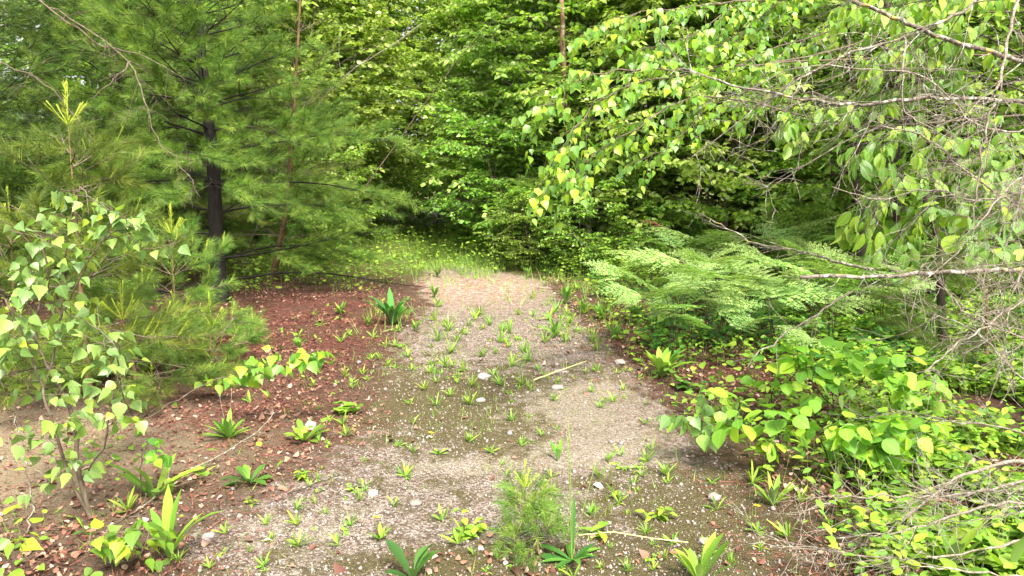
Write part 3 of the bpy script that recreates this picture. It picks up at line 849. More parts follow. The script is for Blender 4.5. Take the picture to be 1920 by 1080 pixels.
bare_trunk('dark_sapling', 'dark trunk high up behind the lichened limb', 'tree trunk', [(1690, 480, 9.5), (1680, 300, 9.5), (1670, 100, 9.5), (1655, -60, 9.5)], 0.07, 0.05, 'dark_stem', 3, 9)

# ================================================================== small trees with large leaves near the camera
def spray(g_w, g_l, rng, P, r0, size, n_tw, tw_len, n_leaf, tmpl, hang=0.3, mat=0, droop=0.4, f0=0.2, tilt=0.4, tmin=0, tmax=1):
    """a limb P with leafy twigs"""
    g_w.tube(P, np.linspace(r0, 0.002, len(P)), 5)
    for j in range(n_tw):
        q, d = at_frac(P, np.array(f0 + (1 - f0) * (j + rng.uniform(0, 1)) / n_tw))
        lat = unit(np.cross(d, [0, 0, 1.0])) * (1 if j % 2 else -1)
        S = grow(rng, q, d * 0.7 + lat * rng.uniform(0.3, 0.9) + [0, 0, rng.normal(0, 0.2)], tw_len * rng.uniform(0.6, 1.2), 5, 0.13, (0, 0, -droop))
        g_w.tube(S, np.linspace(0.0022, 0.001, 6), 3)
        leaves_on(rng, g_l, S, tmpl, size, n_leaf, mat, hang=hang, tilt=tilt, stem_mat=None, tmin=tmin, tmax=tmax)

# birch whose lower boughs hang into the middle of the view
rng = np.random.default_rng(51)
rootb = np.array([4.5, 6.0, 0])
t = thing('birch_tree', 'birch whose bright near leaves hang over the middle of the view', 'birch tree', rootb)
g = Geo()
trk = np.array([[0, 0, -0.1], [0.02, 0, 1.0], [-0.05, -.05, 2.0], [-0.1, -.1, 3.2], [-0.1, -.1, 4.6]])
g.tube(at_frac(trk, np.linspace(0, 1, 20))[0], np.linspace(0.05, 0.02, 20), 8)
g.build('trunk', M['dark_stem'], t)
w, l = Geo(), Geo()
def bough(pts, n_tw, tw_len, n_leaf, r=0.008, size=0.052, **kw):
    P = np.array([A(*p) - rootb for p in pts])
    st_ = np.array([-0.1, -0.1, P[0][2] + rng.uniform(-0.5, 0.9)])
    P = np.concatenate([[st_, st_ * 0.66 + P[0] * 0.34 + rng.normal(0, 0.12, 3), st_ * 0.33 + P[0] * 0.67 + rng.normal(0, 0.12, 3)], P])
    n = (len(P) - 1) * 4 + 1
    Q = at_frac(P, np.linspace(0, 1, n))[0]
    for _ in range(3): Q[1:-1] = (Q[:-2] + 2 * Q[1:-1] + Q[2:]) / 4
    spray(w, l, rng, Q + rng.normal(0, 0.006, Q.shape), r, size, int(n_tw * 2.5), tw_len * 1.1, n_leaf + 3, L_DELT, **{**dict(hang=0.35, droop=0.5, f0=0.12, tilt=0.8), **kw})
bough([(1300, 140, 4.6), (1200, 150, 4.2), (1110, 190, 3.9), (1060, 260, 3.8), (1040, 340, 3.8)], 15, 0.24, 8)
bough([(1320, 130, 4.6), (1240, 130, 4.1), (1130, 130, 3.9), (1050, 170, 3.8), (1010, 230, 3.8)], 13, 0.20, 7)
bough([(1330, 170, 4.6), (1250, 200, 4.3), (1180, 250, 4.1), (1100, 300, 4.0), (1060, 350, 4.0)], 13, 0.20, 7)
bough([(1400, 100, 4.8), (1330, 190, 4.6), (1280, 260, 4.5), (1200, 300, 4.4)], 12, 0.22, 7)
bough([(1400, 0, 4.7), (1300, 10, 4.5), (1200, 20, 4.3), (1110, 50, 4.2)], 15, 0.28, 8)
bough([(1450, -30, 4.7), (1350, 30, 4.6), (1280, 80, 4.5), (1200, 90, 4.4)], 15, 0.28, 8)
bough([(1500, -60, 5.0), (1460, 10, 4.8), (1400, 60, 4.7), (1330, 90, 4.6)], 15, 0.3, 9)
bough([(1560, 40, 5.4), (1490, 90, 5.3), (1430, 140, 5.2), (1380, 200, 5.1)], 14, 0.3, 9)
w.build('branches', M['stem'], t)
l.build('crown', M['near_birch'], t)

# second birch just right of it
broadleaf('birch_tree', 'broad birch filling the right side behind the lichened limbs', 'birch tree', (3.6, 7.6, 0), 5.2, 1.75, 61, 0.085, 'birch', tmpl=L_MID, limbs=40, z0=0.33, r0=0.05, leaves=8, twigs=6, sprays=6, bark='dark_stem', group=GB, flat=0.2)
broadleaf('maple_tree', 'maple with flat leafy tiers over the fern bed', 'maple tree', (4.9, 8.6, 0), 4.6, 1.9, 62, 0.10, 'beech', tmpl=L_MIDO, limbs=36, z0=0.28, r0=0.05, leaves=8, twigs=6, sprays=6, bark='dark_stem', group=GB, flat=0.12)

# wild cherry at the right edge, large leaves
rng = np.random.default_rng(71)
rootc = np.array([3.15, 4.3, 0])
t = thing('cherry_tree', 'young cherry with large drooping oval leaves at the right edge', 'cherry tree', rootc)
g = Geo()
trk = np.array([[0, 0, -0.1], [0.05, 0, 0.8], [0.0, -.05, 1.6], [-0.1, -.1, 2.4], [-0.2, -.1, 3.4]])
g.tube(at_frac(trk, np.linspace(0, 1, 20))[0], np.linspace(0.03, 0.012, 20), 8)
g.build('trunk', M['dark_stem'], t)
w, l = Geo(), Geo()
def cbough(pts, n_tw, tw_len, n_leaf, size=0.088, tmpl=L_OVAT, mat=0, **kw):
    P = np.array([A(*p) - rootc for p in pts])
    n = (len(P) - 1) * 4 + 1
    Q = at_frac(P, np.linspace(0, 1, n))[0]
    for _ in range(2): Q[1:-1] = (Q[:-2] + 2 * Q[1:-1] + Q[2:]) / 4
    spray(w, l, rng, Q, 0.006, size, int(n_tw * 1.8), tw_len, n_leaf + 2, tmpl, **{**dict(hang=0.45, droop=0.6, f0=0.2, tilt=0.7, mat=mat), **kw})
cbough([(1890, 340, 4.2), (1800, 260, 4.0), (1700, 240, 3.9), (1620, 270, 3.8)], 11, 0.22, 5)
cbough([(1890, 360, 4.2), (1780, 300, 4.0), (1700, 300, 3.8), (1640, 360, 3.7), (1610, 410, 3.7)], 11, 0.2, 5)
cbough([(1880, 380, 4.2), (1780, 360, 3.9), (1720, 400, 3.8), (1680, 450, 3.7)], 9, 0.18, 5)
cbough([(1930, 300, 4.2), (1880, 260, 4.0), (1830, 290, 3.8), (1800, 350, 3.8)], 10, 0.22, 5)
cbough([(1950, 340, 4.0), (1910, 310, 3.7), (1870, 330, 3.6), (1840, 350, 3.5)], 7, 0.2, 5)
cbough([(1940, 120, 4.4), (1840, 60, 4.3), (1740, 60, 4.3), (1640, 110, 4.2)], 13, 0.25, 6, tmin=0.3)
cbough([(1940, 180, 4.6), (1840, 140, 4.6), (1720, 150, 4.6), (1600, 190, 4.5), (1500, 220, 4.5)], 15, 0.25, 6, tmin=0.2)
cbough([(1940, 20, 4.4), (1840, -20, 4.3), (1740, 0, 4.3), (1620, 20, 4.3)], 13, 0.25, 6, tmin=0.3)
w.build('branches', M['dark_stem'], t)
l.build('crown', M['cherry'], t)
# round-leaved sapling hard against the right edge
rng = np.random.default_rng(72)
rootd = np.array([2.75, 3.65, 0])
t = thing('aspen_sapling', 'round-leaved sapling hanging in from the right edge above the thick dead limb', 'aspen sapling', rootd)
g = Geo()
g.tube(np.array([[0, 0, -.1], [0, 0, .6], [-.03, 0, 1.2], [-.05, 0, 1.9]]), [.018, .014, .01, .006], 6)
g.build('trunk', M['stem'], t)
w, l = Geo(), Geo()
for pts in ([(1960, 380, 3.6), (1880, 390, 3.4), (1800, 440, 3.3)], [(1950, 400, 3.6), (1900, 450, 3.3), (1850, 470, 3.2)], [(1960, 350, 3.6), (1900, 420, 3.3), (1770, 400, 3.3)]):
    P = np.array([A(*p) - rootd for p in pts])
    spray(w, l, rng, at_frac(P, np.linspace(0, 1, 9))[0], 0.004, 0.085, 7, 0.12, 3, L_ROUND, hang=0.35, droop=0.2, tilt=0.5)
w.build('branches', M['stem'], t)
l.build('crown', M['aspen'], t)

# ================================================================== lichened dead limbs at the right
def twiggy(g, rng, P, r, level, dens=5.0, ln=0.5, down=0.15, side=0.8):
    L = np.linalg.norm(np.diff(P, axis=0), axis=1).sum()
    for j in range(max(2, int(L * dens))):
        f = rng.uniform(0.08, 1.0)
        q, d = at_frac(P, np.array(f))
        e = unit(d * 0.75 + rng.normal(0, side, 3) * [1, 1, 0.9] - [0, 0, down])
        Ls = ln * rng.uniform(0.35, 1.0) * (1.1 - 0.5 * f)
        S = grow(rng, q, e, Ls, 7, 0.11, (0, 0, -down))
        rr = max(0.001, r * (1 - 0.6 * f) * 0.36)
        g.tube(S, np.linspace(rr, 0.0008, 8) * rng.uniform(0.85, 1.15, 8), 5 if level else 4)
        if level > 0: twiggy(g, rng, S, rr, level - 1, dens * 1.7, ln * 0.5, down, side)
rng = np.random.default_rng(81)
rootl = np.array([3.55, 3.9, 0])
lt = thing('dead_tree', 'dead lichened tree standing just past the right edge, its bare limbs crossing the view', 'dead tree', rootl)
g = Geo()
trk = np.array([[0, 0, -0.1], [0.03, 0, 1.0], [0.0, 0, 2.0], [0.05, 0.02, 3.2], [0.1, 0, 4.4]])
g.tube(at_frac(trk, np.linspace(0, 1, 24))[0], np.linspace(0.08, 0.04, 24) * rng.uniform(.95, 1.05, 24), 12)
g.build('trunk', M['lichen'], lt)
LIMBS = [
    ([(2120, 230, 3.9), (1920, 190, 3.3), (1800, 183, 3.2), (1700, 187, 3.15), (1600, 198, 3.1), (1480, 185, 3.1), (1340, 150, 3.15), (1280, 128, 3.2)], 0.0135, 0.004, 1, 7, 0.42),
    ([(2140, 180, 3.9), (1940, 122, 3.4), (1860, 98, 3.3), (1760, 70, 3.25), (1715, 48, 3.2), (1650, 20, 3.2), (1590, -5, 3.2)], 0.014, 0.010, 1, 5, 0.35),
    ([(2000, -120, 3.6), (1900, -40, 3.3), (1830, 5, 3.2), (1760, 45, 3.1), (1690, 75, 3.1), (1600, 95, 3.1), (1500, 150, 3.1), (1400, 215, 3.15), (1290, 300, 3.2)], 0.011, 0.0022, 1, 7, 0.5),
    ([(1930, -60, 3.2), (1900, 20, 3.0), (1885, 110, 2.95), (1862, 180, 2.9), (1845, 260, 2.9), (1835, 340, 2.9), (1822, 420, 2.9)], 0.009, 0.003, 1, 6, 0.35),
    ([(2130, 540, 3.8), (1925, 505, 3.1), (1840, 508, 3.05), (1740, 511, 3.0), (1640, 518, 3.0), (1500, 520, 3.0)], 0.0125, 0.009, 1, 3.5, 0.35),
    ([(1697, 70, 3.1), (1693, 130, 3.0), (1690, 205, 3.0), (1740, 240, 3.0), (1800, 270, 3.0)], 0.005, 0.002, 1, 7, 0.3),
    ([(2100, 420, 3.7), (1930, 400, 3.3), (1820, 330, 3.2), (1740, 260, 3.2), (1660, 230, 3.2), (1520, 300, 3.3), (1420, 370, 3.4)], 0.007, 0.002, 1, 7, 0.4),
    ([(2100, 330, 3.7), (1920, 320, 3.0), (1850, 400, 2.9), (1800, 470, 2.9), (1700, 560, 2.9)], 0.006, 0.002, 1, 7, 0.4),
    ([(2060, 480, 3.6), (1930, 555, 3.0), (1850, 610, 2.9), (1790, 650, 2.85), (1730, 700, 2.85)], 0.007, 0.003, 1, 8, 0.35),
    ([(2060, 620, 3.5), (1940, 640, 2.9), (1880, 620, 2.8), (1800, 580, 2.8), (1760, 520, 2.8)], 0.006, 0.002, 1, 8, 0.35),
    ([(2080, 380, 3.7), (1920, 360, 3.2), (1830, 380, 3.1), (1740, 350, 3.1), (1650, 380, 3.15), (1560, 350, 3.2)], 0.005, 0.002, 1, 8, 0.4),
    ([(2060, 560, 3.5), (1940, 470, 3.0), (1900, 540, 2.95), (1880, 640, 2.9), (1900, 740, 2.9)], 0.005, 0.002, 1, 8, 0.4),
    ([(2060, 20, 3.6), (1960, 150, 3.1), (1930, 280, 3.0), (1900, 420, 3.0), (1870, 520, 3.0)], 0.005, 0.002, 1, 8, 0.4),
    ([(2060, 120, 3.7), (1930, 250, 3.1), (1830, 240, 3.0), (1740, 140, 3.0), (1640, 130, 3.0), (1500, 120, 3.1), (1380, 180, 3.2)], 0.006, 0.002, 1, 8, 0.42),
]
for pts, r0, r1, lv, dens, ln in LIMBS:
    g = Geo()
    r0, r1, dens = r0 * 0.8, r1 * 0.8, dens * 2.2
    P = np.array([A(*p) - rootl for p in pts])
    Q = tubes_px(g, P, r0, r1, 7, 5, 0.004, rng)
    twiggy(g, rng, Q[len(Q) // 8:], r0, lv, dens, ln)
    g.build('branch', M['lichen'] if r0 > 0.0085 else M['grey_twig'], lt)

# a fallen bough across the ferns, and dead brush on the ground at lower right
GD = 'dead boughs lying at the right'
def fallen(label, pts, r0, r1, dens, ln, seed, lv=1, mat='grey_twig', down=0.0, side=0.8, name='fallen_branch'):
    rng = np.random.default_rng(seed)
    P = np.array([A(*p) for p in pts])
    o = np.array([P[0][0], P[0][1], 0])
    g = Geo()
    Q = tubes_px(g, [p - o for p in P], r0 * 0.75, r1 * 0.75, 6, 5, 0.005, rng)
    if ln: twiggy(g, rng, Q, r0, lv, dens * 1.6, ln, down, side)
    for V in g.v: V[:, 2] = np.maximum(V[:, 2], 0.006 + 0.02 * np.abs(np.sin(V[:, 0] * 31)))
    ob = g.build(name, M[mat], None, o)
    return tag(ob, label, 'dead branch', GD)
fallen('forked dead bough lying over the tops of the ferns', [(1640, 505, 5.0), (1560, 490, 5.2), (1500, 470, 5.4), (1420, 460, 5.6), (1350, 420, 5.8), (1310, 400, 5.9)], 0.014, 0.005, 4, 0.6, 91, 1, 'lichen')
fallen('grey dead bough slanting down out of the lime-green shrub', [(1600, 545, 4.4), (1530, 590, 4.2), (1480, 620, 4.1), (1420, 660, 4.0), (1400, 690, 4.0)], 0.008, 0.004, 5, 0.3, 92)
fallen('long dead bough arching up from the brush pile to the right edge', [(1960, 860, 2.9), (1880, 870, 2.9), (1800, 890, 2.9), (1720, 950, 2.9), (1650, 1010, 2.9), (1590, 1060, 2.8)], 0.012, 0.004, 12, 0.5, 93, 1)
fallen('thin dead bough lying highest on the brush pile', [(1980, 830, 3.2), (1880, 800, 3.4), (1780, 790, 3.5), (1700, 770, 3.7), (1600, 785, 3.8)], 0.007, 0.003, 10, 0.45, 94, 1)
fallen('twiggy grey bough at the lower right corner of the brush pile', [(2000, 960, 2.6), (1900, 940, 2.7), (1800, 960, 2.7), (1700, 1000, 2.7), (1560, 1010, 2.8)], 0.009, 0.003, 14, 0.45, 95, 1)
fallen('crooked bough in the middle of the brush pile', [(1990, 900, 3.0), (1900, 905, 3.0), (1800, 930, 3.0), (1700, 930, 3.0), (1590, 930, 3.1), (1500, 960, 3.1)], 0.009, 0.003, 14, 0.4, 96, 1)
fallen('low bough pointing at the gravel from the brush pile', [(1930, 1010, 2.6), (1800, 1040, 2.6), (1680, 1050, 2.6), (1560, 1030, 2.65), (1400, 1020, 2.7)], 0.007, 0.002, 10, 0.4, 97, 1)
fallen('bough caught upright between the brush pile and the shrubs', [(1990, 760, 3.3), (1900, 700, 3.2), (1830, 620, 3.2), (1760, 590, 3.2), (1690, 630, 3.3)], 0.007, 0.003, 8, 0.4, 98, 1)
fallen('thin curved twig running along the lower brush pile', [(1950, 1085, 2.4), (1830, 1075, 2.45), (1740, 1060, 2.5), (1640, 1075, 2.5)], 0.006, 0.002, 10, 0.35, 99, 1)
# dead twigs at the left
fallen('bare twig lying on the litter below the aspen sapling', [(190, 1010, 2.95), (330, 900, 3.4), (480, 815, 4.0), (520, 770, 4.3)], 0.006, 0.003, 2, 0.25, 101)['group'] = 'dead twigs on the left bank'
fallen('pale bleached twig leaning at the far left edge', [(50, 1000, 2.95), (60, 940, 3.0), (40, 850, 3.0), (30, 780, 3.05)], 0.006, 0.003, 3, 0.3, 102)['group'] = 'dead twigs on the left bank'
for q in [((1000, 722, 0), (1100, 686, 0), 0.006, 'pale straight stick lying across the middle of the path'), ((540, 940, 0), (640, 905, 0), 0.004, 'dark stick lying on the gravel at the lower left')]:
    a_, b_ = G(*q[0][:2]) + [0, 0, .015], G(*q[1][:2]) + [0, 0, .02]
    g = Geo()
    tubes_px(g, [a_ - a_, (b_ - a_) * 0.5 + [0.01, 0.01, 0.004], b_ - a_], q[2], q[2] * 0.6, 6, 5, 0.002)
    tag(g.build('stick', M['straw'] if 'pale' in q[3] else M['dark_stem'], None, on(a_)), q[3], 'stick')
# lichened bare limbs hanging into the upper left from the edge pine
rng = np.random.default_rng(111)
rootm = np.array([-4.6, 5.4, 0])
t = thing('dead_tree', 'bare grey dead tree at the upper left, limbs spotted with pale lichen', 'dead tree', rootm)
g = Geo()
g.tube(at_frac(np.array([[0, 0, -.1], [0, 0, 2], [.05, 0, 4.5]]), np.linspace(0, 1, 14))[0], np.linspace(0.06, 0.03, 14), 9)
g.build('trunk', M['lichen'], t)
for pts, r in [([(-250, -90, 5.4), (40, -20, 5.2), (110, 20, 5.1), (200, 80, 5.0), (245, 115, 5.0), (270, 180, 4.9), (290, 260, 4.9), (340, 310, 4.9), (375, 370, 4.9)], 0.0055),
               ([(-250, 60, 5.4), (-20, 110, 5.2), (80, 150, 5.2), (150, 230, 5.2), (200, 290, 5.2)], 0.0045),
               ([(245, 115, 5.0), (220, 145, 4.9), (165, 190, 4.9)], 0.006),
               ([(60, -10, 5.1), (150, 60, 5.1), (190, 90, 5.2), (260, 95, 5.3), (350, 150, 5.4)], 0.007)]:
    g = Geo()
    Q = tubes_px(g, [A(*p) - rootm for p in pts], r, 0.0025, 6, 4, 0.008, rng)
    twiggy(g, rng, Q, r, 1, 8, 0.4)
    g.build('branch', M['stem'], t)

# ================================================================== aspen sapling in the left foreground
rng = np.random.default_rng(121)
ra = on(G(172, 978))
t = thing('aspen_sapling', 'forked aspen sapling with grey-green heart leaves in the left foreground', 'aspen sapling', ra)
st, l = Geo(), Geo()
def stem(pts, r0, r1): return tubes_px(st, [A(*p) - ra for p in pts], r0, r1, 7, 4, 0.003, rng)
D0 = ra[1]
s1 = stem([(172, 978, D0), (150, 900, D0), (142, 800, D0 + .02), (120, 735, D0 + .05), (75, 665, D0 + .1), (62, 600, D0 + .1), (95, 520, D0 + .1), (80, 470, D0 + .1), (20, 430, D0)], 0.011, 0.003)
s2 = stem([(165, 965, D0), (120, 870, D0 - .05), (95, 780, D0 - .1), (70, 700, D0 - .1), (40, 620, D0 - .15), (10, 560, D0 - .15)], 0.008, 0.003)
s3 = stem([(120, 735, D0 + .05), (95, 690, D0 + .1), (112, 600, D0 + .15), (118, 520, D0 + .2), (130, 420, D0 + .2), (150, 350, D0 + .2)], 0.006, 0.002)
s4 = stem([(150, 900, D0), (195, 840, D0 - .1), (205, 780, D0 - .12), (225, 700, D0 - .15), (215, 640, D0 - .15), (160, 600, D0 - .1)], 0.005, 0.002)
s5 = stem([(112, 600, D0 + .15), (160, 500, D0 + .1), (200, 440, D0 + .1), (250, 420, D0 + .05)], 0.004, 0.002)
s6 = stem([(150, 350, D0 + .2), (170, 370, D0 + .1), (210, 400, D0 + .1), (270, 470, D0 + .1)], 0.003, 0.0015)
s7 = stem([(62, 600, D0 + .1), (20, 640, D0), (-20, 660, D0)], 0.004, 0.002)
def tw(S, n, ln, nl, f0=0.25, size=0.06, droop=0.2):
    for j in range(n):
        q, d = at_frac(S, np.array(f0 + (1 - f0) * (j + rng.uniform(0, 1)) / n))
        e = unit(rng.normal(0, 1, 3) * [1, 0.8, 0.5] + [0, 0, 0.15] + d * 0.4)
        P = grow(rng, q, e, ln * rng.uniform(0.5, 1.1), 4, 0.15, (0, 0, -droop))
        st.tube(P, np.linspace(0.002, 0.001, 5), 4)
        leaves_on(rng, l, P, L_DELT, size, nl, 0, spread=1.1, tilt=0.8, hang=0.4, petiole=0.55, stem_mat=None, f0=0.3, tmax=rng.choice([0.6, 0.95, 1.0]))
tw(s1, 22, 0.18, 6, 0.12); tw(s2, 20, 0.17, 6, 0.12); tw(s3, 15, 0.15, 6, 0.35); tw(s4, 13, 0.17, 5, 0.3); tw(s5, 10, 0.14, 6, 0.4); tw(s6, 9, 0.12, 5, 0.1); tw(s7, 8, 0.12, 5)
st.build('stem', M['stem'], t)
l.build('foliage', M['aspen'], t)

def low_shoot(name, label, cat, pts, size, n_tw, tl, nl, mat, stem_m='stem', tmpl=L_DELT, seed=1, r=0.004, hang=0.35, tilt=0.4, f0=0.3, group=None, extra=(), spread=1.0):
    """an arching shoot with leaves, its foot on the ground"""
    rng = np.random.default_rng(seed)
    f = A(*pts[0]); o = on([f[0], f[1], 0])
    t = thing(name, label, cat, o, group=group)
    st, l = Geo(), Geo()
    for k, pp in enumerate([pts, *extra]):
        P = [A(*p) - o for p in pp]
        if k == 0: P[0] = np.array([0, 0, -0.02])
        Q = tubes_px(st, P, r, r * 0.4, 5, 4, 0.003, rng)
        for j in range(n_tw):
            q, d = at_frac(Q, np.array(f0 + (1 - f0) * (j + 0.5 + rng.uniform(-.3, .3)) / n_tw))
            e = unit(d * 0.5 + rng.normal(0, 0.8, 3) * [1, 1, 0.4] + [0, 0, 0.1])
            S = grow(rng, q, e, tl * rng.uniform(0.6, 1.2), 4, 0.12, (0, 0, -0.15))
            st.tube(S, np.linspace(0.0017, 0.0008, 5), 3)
            leaves_on(rng, l, S, tmpl, size, nl, 0, spread=spread, tilt=tilt, hang=hang, petiole=0.35, f0=0.35)
    st.build('stem', M[stem_m], t)
    l.build('foliage', M[mat], t)
    return t
low_shoot('birch_sapling', 'low birch shoot arching over the litter, ending in a leafy tip near the gravel', 'birch sapling',
          [(232, 815, 4.3), (300, 770, 4.3), (370, 725, 4.3), (440, 700, 4.3), (520, 680, 4.3), (600, 655, 4.35)], 0.075, 18, 0.13, 5, 'near_birch', seed=131, f0=0.42, hang=0.35, tilt=0.9)
low_shoot('birch_sapling', 'limp birch shoot hanging beside the aspen leaves', 'birch sapling',
          [(300, 800, 3.9), (225, 745, 3.7), (232, 690, 3.65), (225, 650, 3.6), (200, 610, 3.6)], 0.066, 7, 0.10, 4, 'aspen', seed=132, f0=0.2)
low_shoot('birch_sapling', 'leafy birch seedling at the very bottom left beside the bare twig', 'birch sapling',
          [(215, 1075, 2.75), (220, 1030, 2.7), (200, 1005, 2.65), (240, 995, 2.6)], 0.062, 5, 0.09, 4, 'near_birch', seed=133, f0=0.2, extra=[[(215, 1060, 2.7), (160, 1050, 2.6), (170, 1000, 2.6)], [(220, 1060, 2.7), (270, 1040, 2.6), (280, 990, 2.65)]])
low_shoot('birch_sapling', 'bright birch seedling cut by the bottom left corner', 'birch sapling',
          [(30, 1120, 2.5), (25, 1060, 2.4), (10, 1030, 2.4), (30, 1000, 2.4)], 0.062, 6, 0.09, 4, 'near_birch', seed=134, f0=0.2)
low_shoot('birch_sapling', 'small yellow-green birch seedling behind the broad grassy herb', 'birch sapling',
          [(262, 905, 3.3), (262, 860, 3.3), (280, 830, 3.3), (300, 850, 3.3)], 0.058, 6, 0.09, 4, 'near_birch', seed=135, f0=0.2)
low_shoot('aspen_sapling', 'dark toothed-leaf aspen shoot at the right edge of the gravel', 'aspen sapling',
          [(1372, 850, 3.9), (1365, 800, 3.85), (1352, 765, 3.8), (1330, 750, 3.8)], 0.075, 8, 0.13, 4, 'aspen', seed=136, f0=0.3, extra=[[(1372, 840, 3.85), (1320, 790, 3.8), (1280, 775, 3.8)]], hang=0.6, tilt=0.6)
GS = 'lime-green round-leaved shrubs right of the path'
for k, (pts, extra, lab, nt) in enumerate([
    ([(1440, 800, 4.35), (1450, 740, 4.3), (1455, 690, 4.25), (1450, 640, 4.2)], [[(1445, 760, 4.3), (1500, 690, 4.2), (1510, 650, 4.2)]], 'lime-green shrub with the tallest round leaves, in front of the ferns', 7),
    ([(1570, 800, 4.3), (1560, 740, 4.2), (1570, 690, 4.2), (1580, 660, 4.2)], [[(1570, 760, 4.2), (1630, 700, 4.2), (1640, 670, 4.2)], [(1570, 770, 4.2), (1520, 720, 4.1), (1530, 690, 4.1)]], 'widest lime-green shrub, in the middle of the round-leaved clump', 8),
    ([(1660, 800, 4.3), (1670, 740, 4.2), (1680, 700, 4.2), (1690, 685, 4.2)], [[(1665, 770, 4.2), (1720, 740, 4.2), (1740, 710, 4.2)]], 'lime-green shrub at the right end of the round-leaved clump', 7),
    ([(1460, 880, 3.7), (1465, 830, 3.65), (1450, 790, 3.6), (1470, 760, 3.6)], [[(1462, 850, 3.65), (1410, 810, 3.6), (1380, 780, 3.6)]], 'lower lime-green shrub over leaf litter beside the toothed aspen shoot', 8),
    ([(1560, 890, 3.6), (1550, 850, 3.55), (1530, 810, 3.5), (1560, 790, 3.5)], [[(1560, 870, 3.55), (1620, 830, 3.5), (1640, 800, 3.5)]], 'lower lime-green shrub just above the brush pile', 8),
    ([(1700, 880, 3.6), (1700, 840, 3.5), (1720, 800, 3.5), (1760, 780, 3.5)], [[(1700, 860, 3.5), (1660, 830, 3.5), (1680, 800, 3.5)]], 'lime-green shrub rising through the brush pile', 8)]):
    low_shoot('round_leaf_shrub', lab, 'shrub', pts, 0.082, nt, 0.13, 4, 'lime', 'dark_stem', L_ROUND, 140 + k, f0=0.3, hang=0.3, tilt=0.5, group=GS, extra=extra)

# ================================================================== ferns
def frond_tmpl(rng, L=0.75, detail=11):
    """a broad bracken blade: rachis along +Y, pinnae, and pinnules on each pinna"""
    g = Geo()
    n = 10
    q = np.linspace(0.0, 1.0, n)
    for k, f in enumerate(q):
        y = 0.28 * L + f * 0.72 * L
        z = 0.05 * sin(f * 2.5) - 0.12 * f * f * L
        pl = L * 0.42 * (1 - f) ** 0.85 * (1.0 if k else 0.9) + 0.02
        for s in (-1, 1):
            if k == n - 1 and s == 1: continue
            d = unit(np.array([s * 1.0, 0.5 + 0.45 * f, 0.04]) + rng.normal(0, 0.07, 3)) if k < n - 1 else np.array([0, 1, -.3])
            m = max(4, int(12 * pl / (0.42 * L) + 3))
            fs = (np.arange(m) + 0.6) / m
            droop = -0.12 * (fs ** 2) * pl
            P = np.array([0, y, z]) + d * (fs * pl)[:, None] + np.stack([0 * fs, 0 * fs, droop], 1) + rng.normal(0, 0.002, (m, 3))
            wl = pl * 0.17 * (1 - fs * 0.8) + 0.013 * (1 - 0.5 * fs)
            for t_ in (-1, 1):
                e = unit(np.cross(d, [0, 0, 1.0]) * t_ + d * 0.45)
                E = np.tile(e, (m, 1)) + rng.normal(0, 0.08, (m, 3))
                g.inst(L_KITE, P, frames(E, np.tile([0, 0, 1.0], (m, 1)) + rng.normal(0, 0.15, (m, 3))), wl, 0, rng.uniform(0, 1, m), sx=np.full(m, 0.85))
            g.sticks(np.array([[0, y, z]]), P[-1:], 0.0015, 0.0006, 1)
    V = np.array([[0, 0.28 * L + f * 0.72 * L, 0.05 * sin(f * 2.5) - 0.12 * f * f * L] for f in q])
    g.tube(V, np.linspace(0.0028, 0.001, n), 4, 1)
    return g
def fern_plant(name, label, loc, h, L, nf, seed, mats, group=None, rz=0):
    rng = np.random.default_rng(seed)
    t = thing(name, label, 'fern', loc, rz, group)
    for k in range(nf):
        az = 2 * pi * k / nf + rng.uniform(-0.8, 0.8)
        g = frond_tmpl(rng, L * rng.uniform(0.75, 1.2))
        hh = h * rng.uniform(0.6, 1.25)
        el = rng.uniform(-0.3, 0.4)
        d = np.array([cos(az) * cos(el), sin(az) * cos(el), sin(el)])
        R = frames(d[None], np.array([[rng.normal(0, 0.25), rng.normal(-0.15, 0.2), 1.0]]))[0]
        top = np.array([cos(az) * 0.1, sin(az) * 0.1, hh])
        for i in range(len(g.v)): g.v[i] = (g.v[i] @ R.T + top).astype(np.float32)
        st = np.array([[cos(az) * .02, sin(az) * .02, -0.02], [cos(az) * .04, sin(az) * .04, hh * 0.5], top, top + d * L * 0.28])
        g.tube(at_frac(st, np.linspace(0, 1, 8))[0], 0.0032, 5, 2)
        g.build('frond', mats, t)
    return t
FM = [M['fern'], M['green_stem'], M['dark_stem']]
GF = 'bracken ferns right of the path'
fproto = [fern_plant('bracken_fern', 'bracken at the front left of the fern bed, on dark stalks by the broad rosette', on(G(1262, 668)), 0.52, 0.78, 4, 151, FM, GF),
          fern_plant('bracken_fern', 'bracken holding pale fronds over the red dead fern litter', on(G(1390, 660)), 0.50, 0.85, 3, 152, FM, GF),
          fern_plant('bracken_fern', 'bracken between the front stalks and the dead bough', on(G(1330, 625)), 0.56, 0.72, 4, 153, FM, GF)]
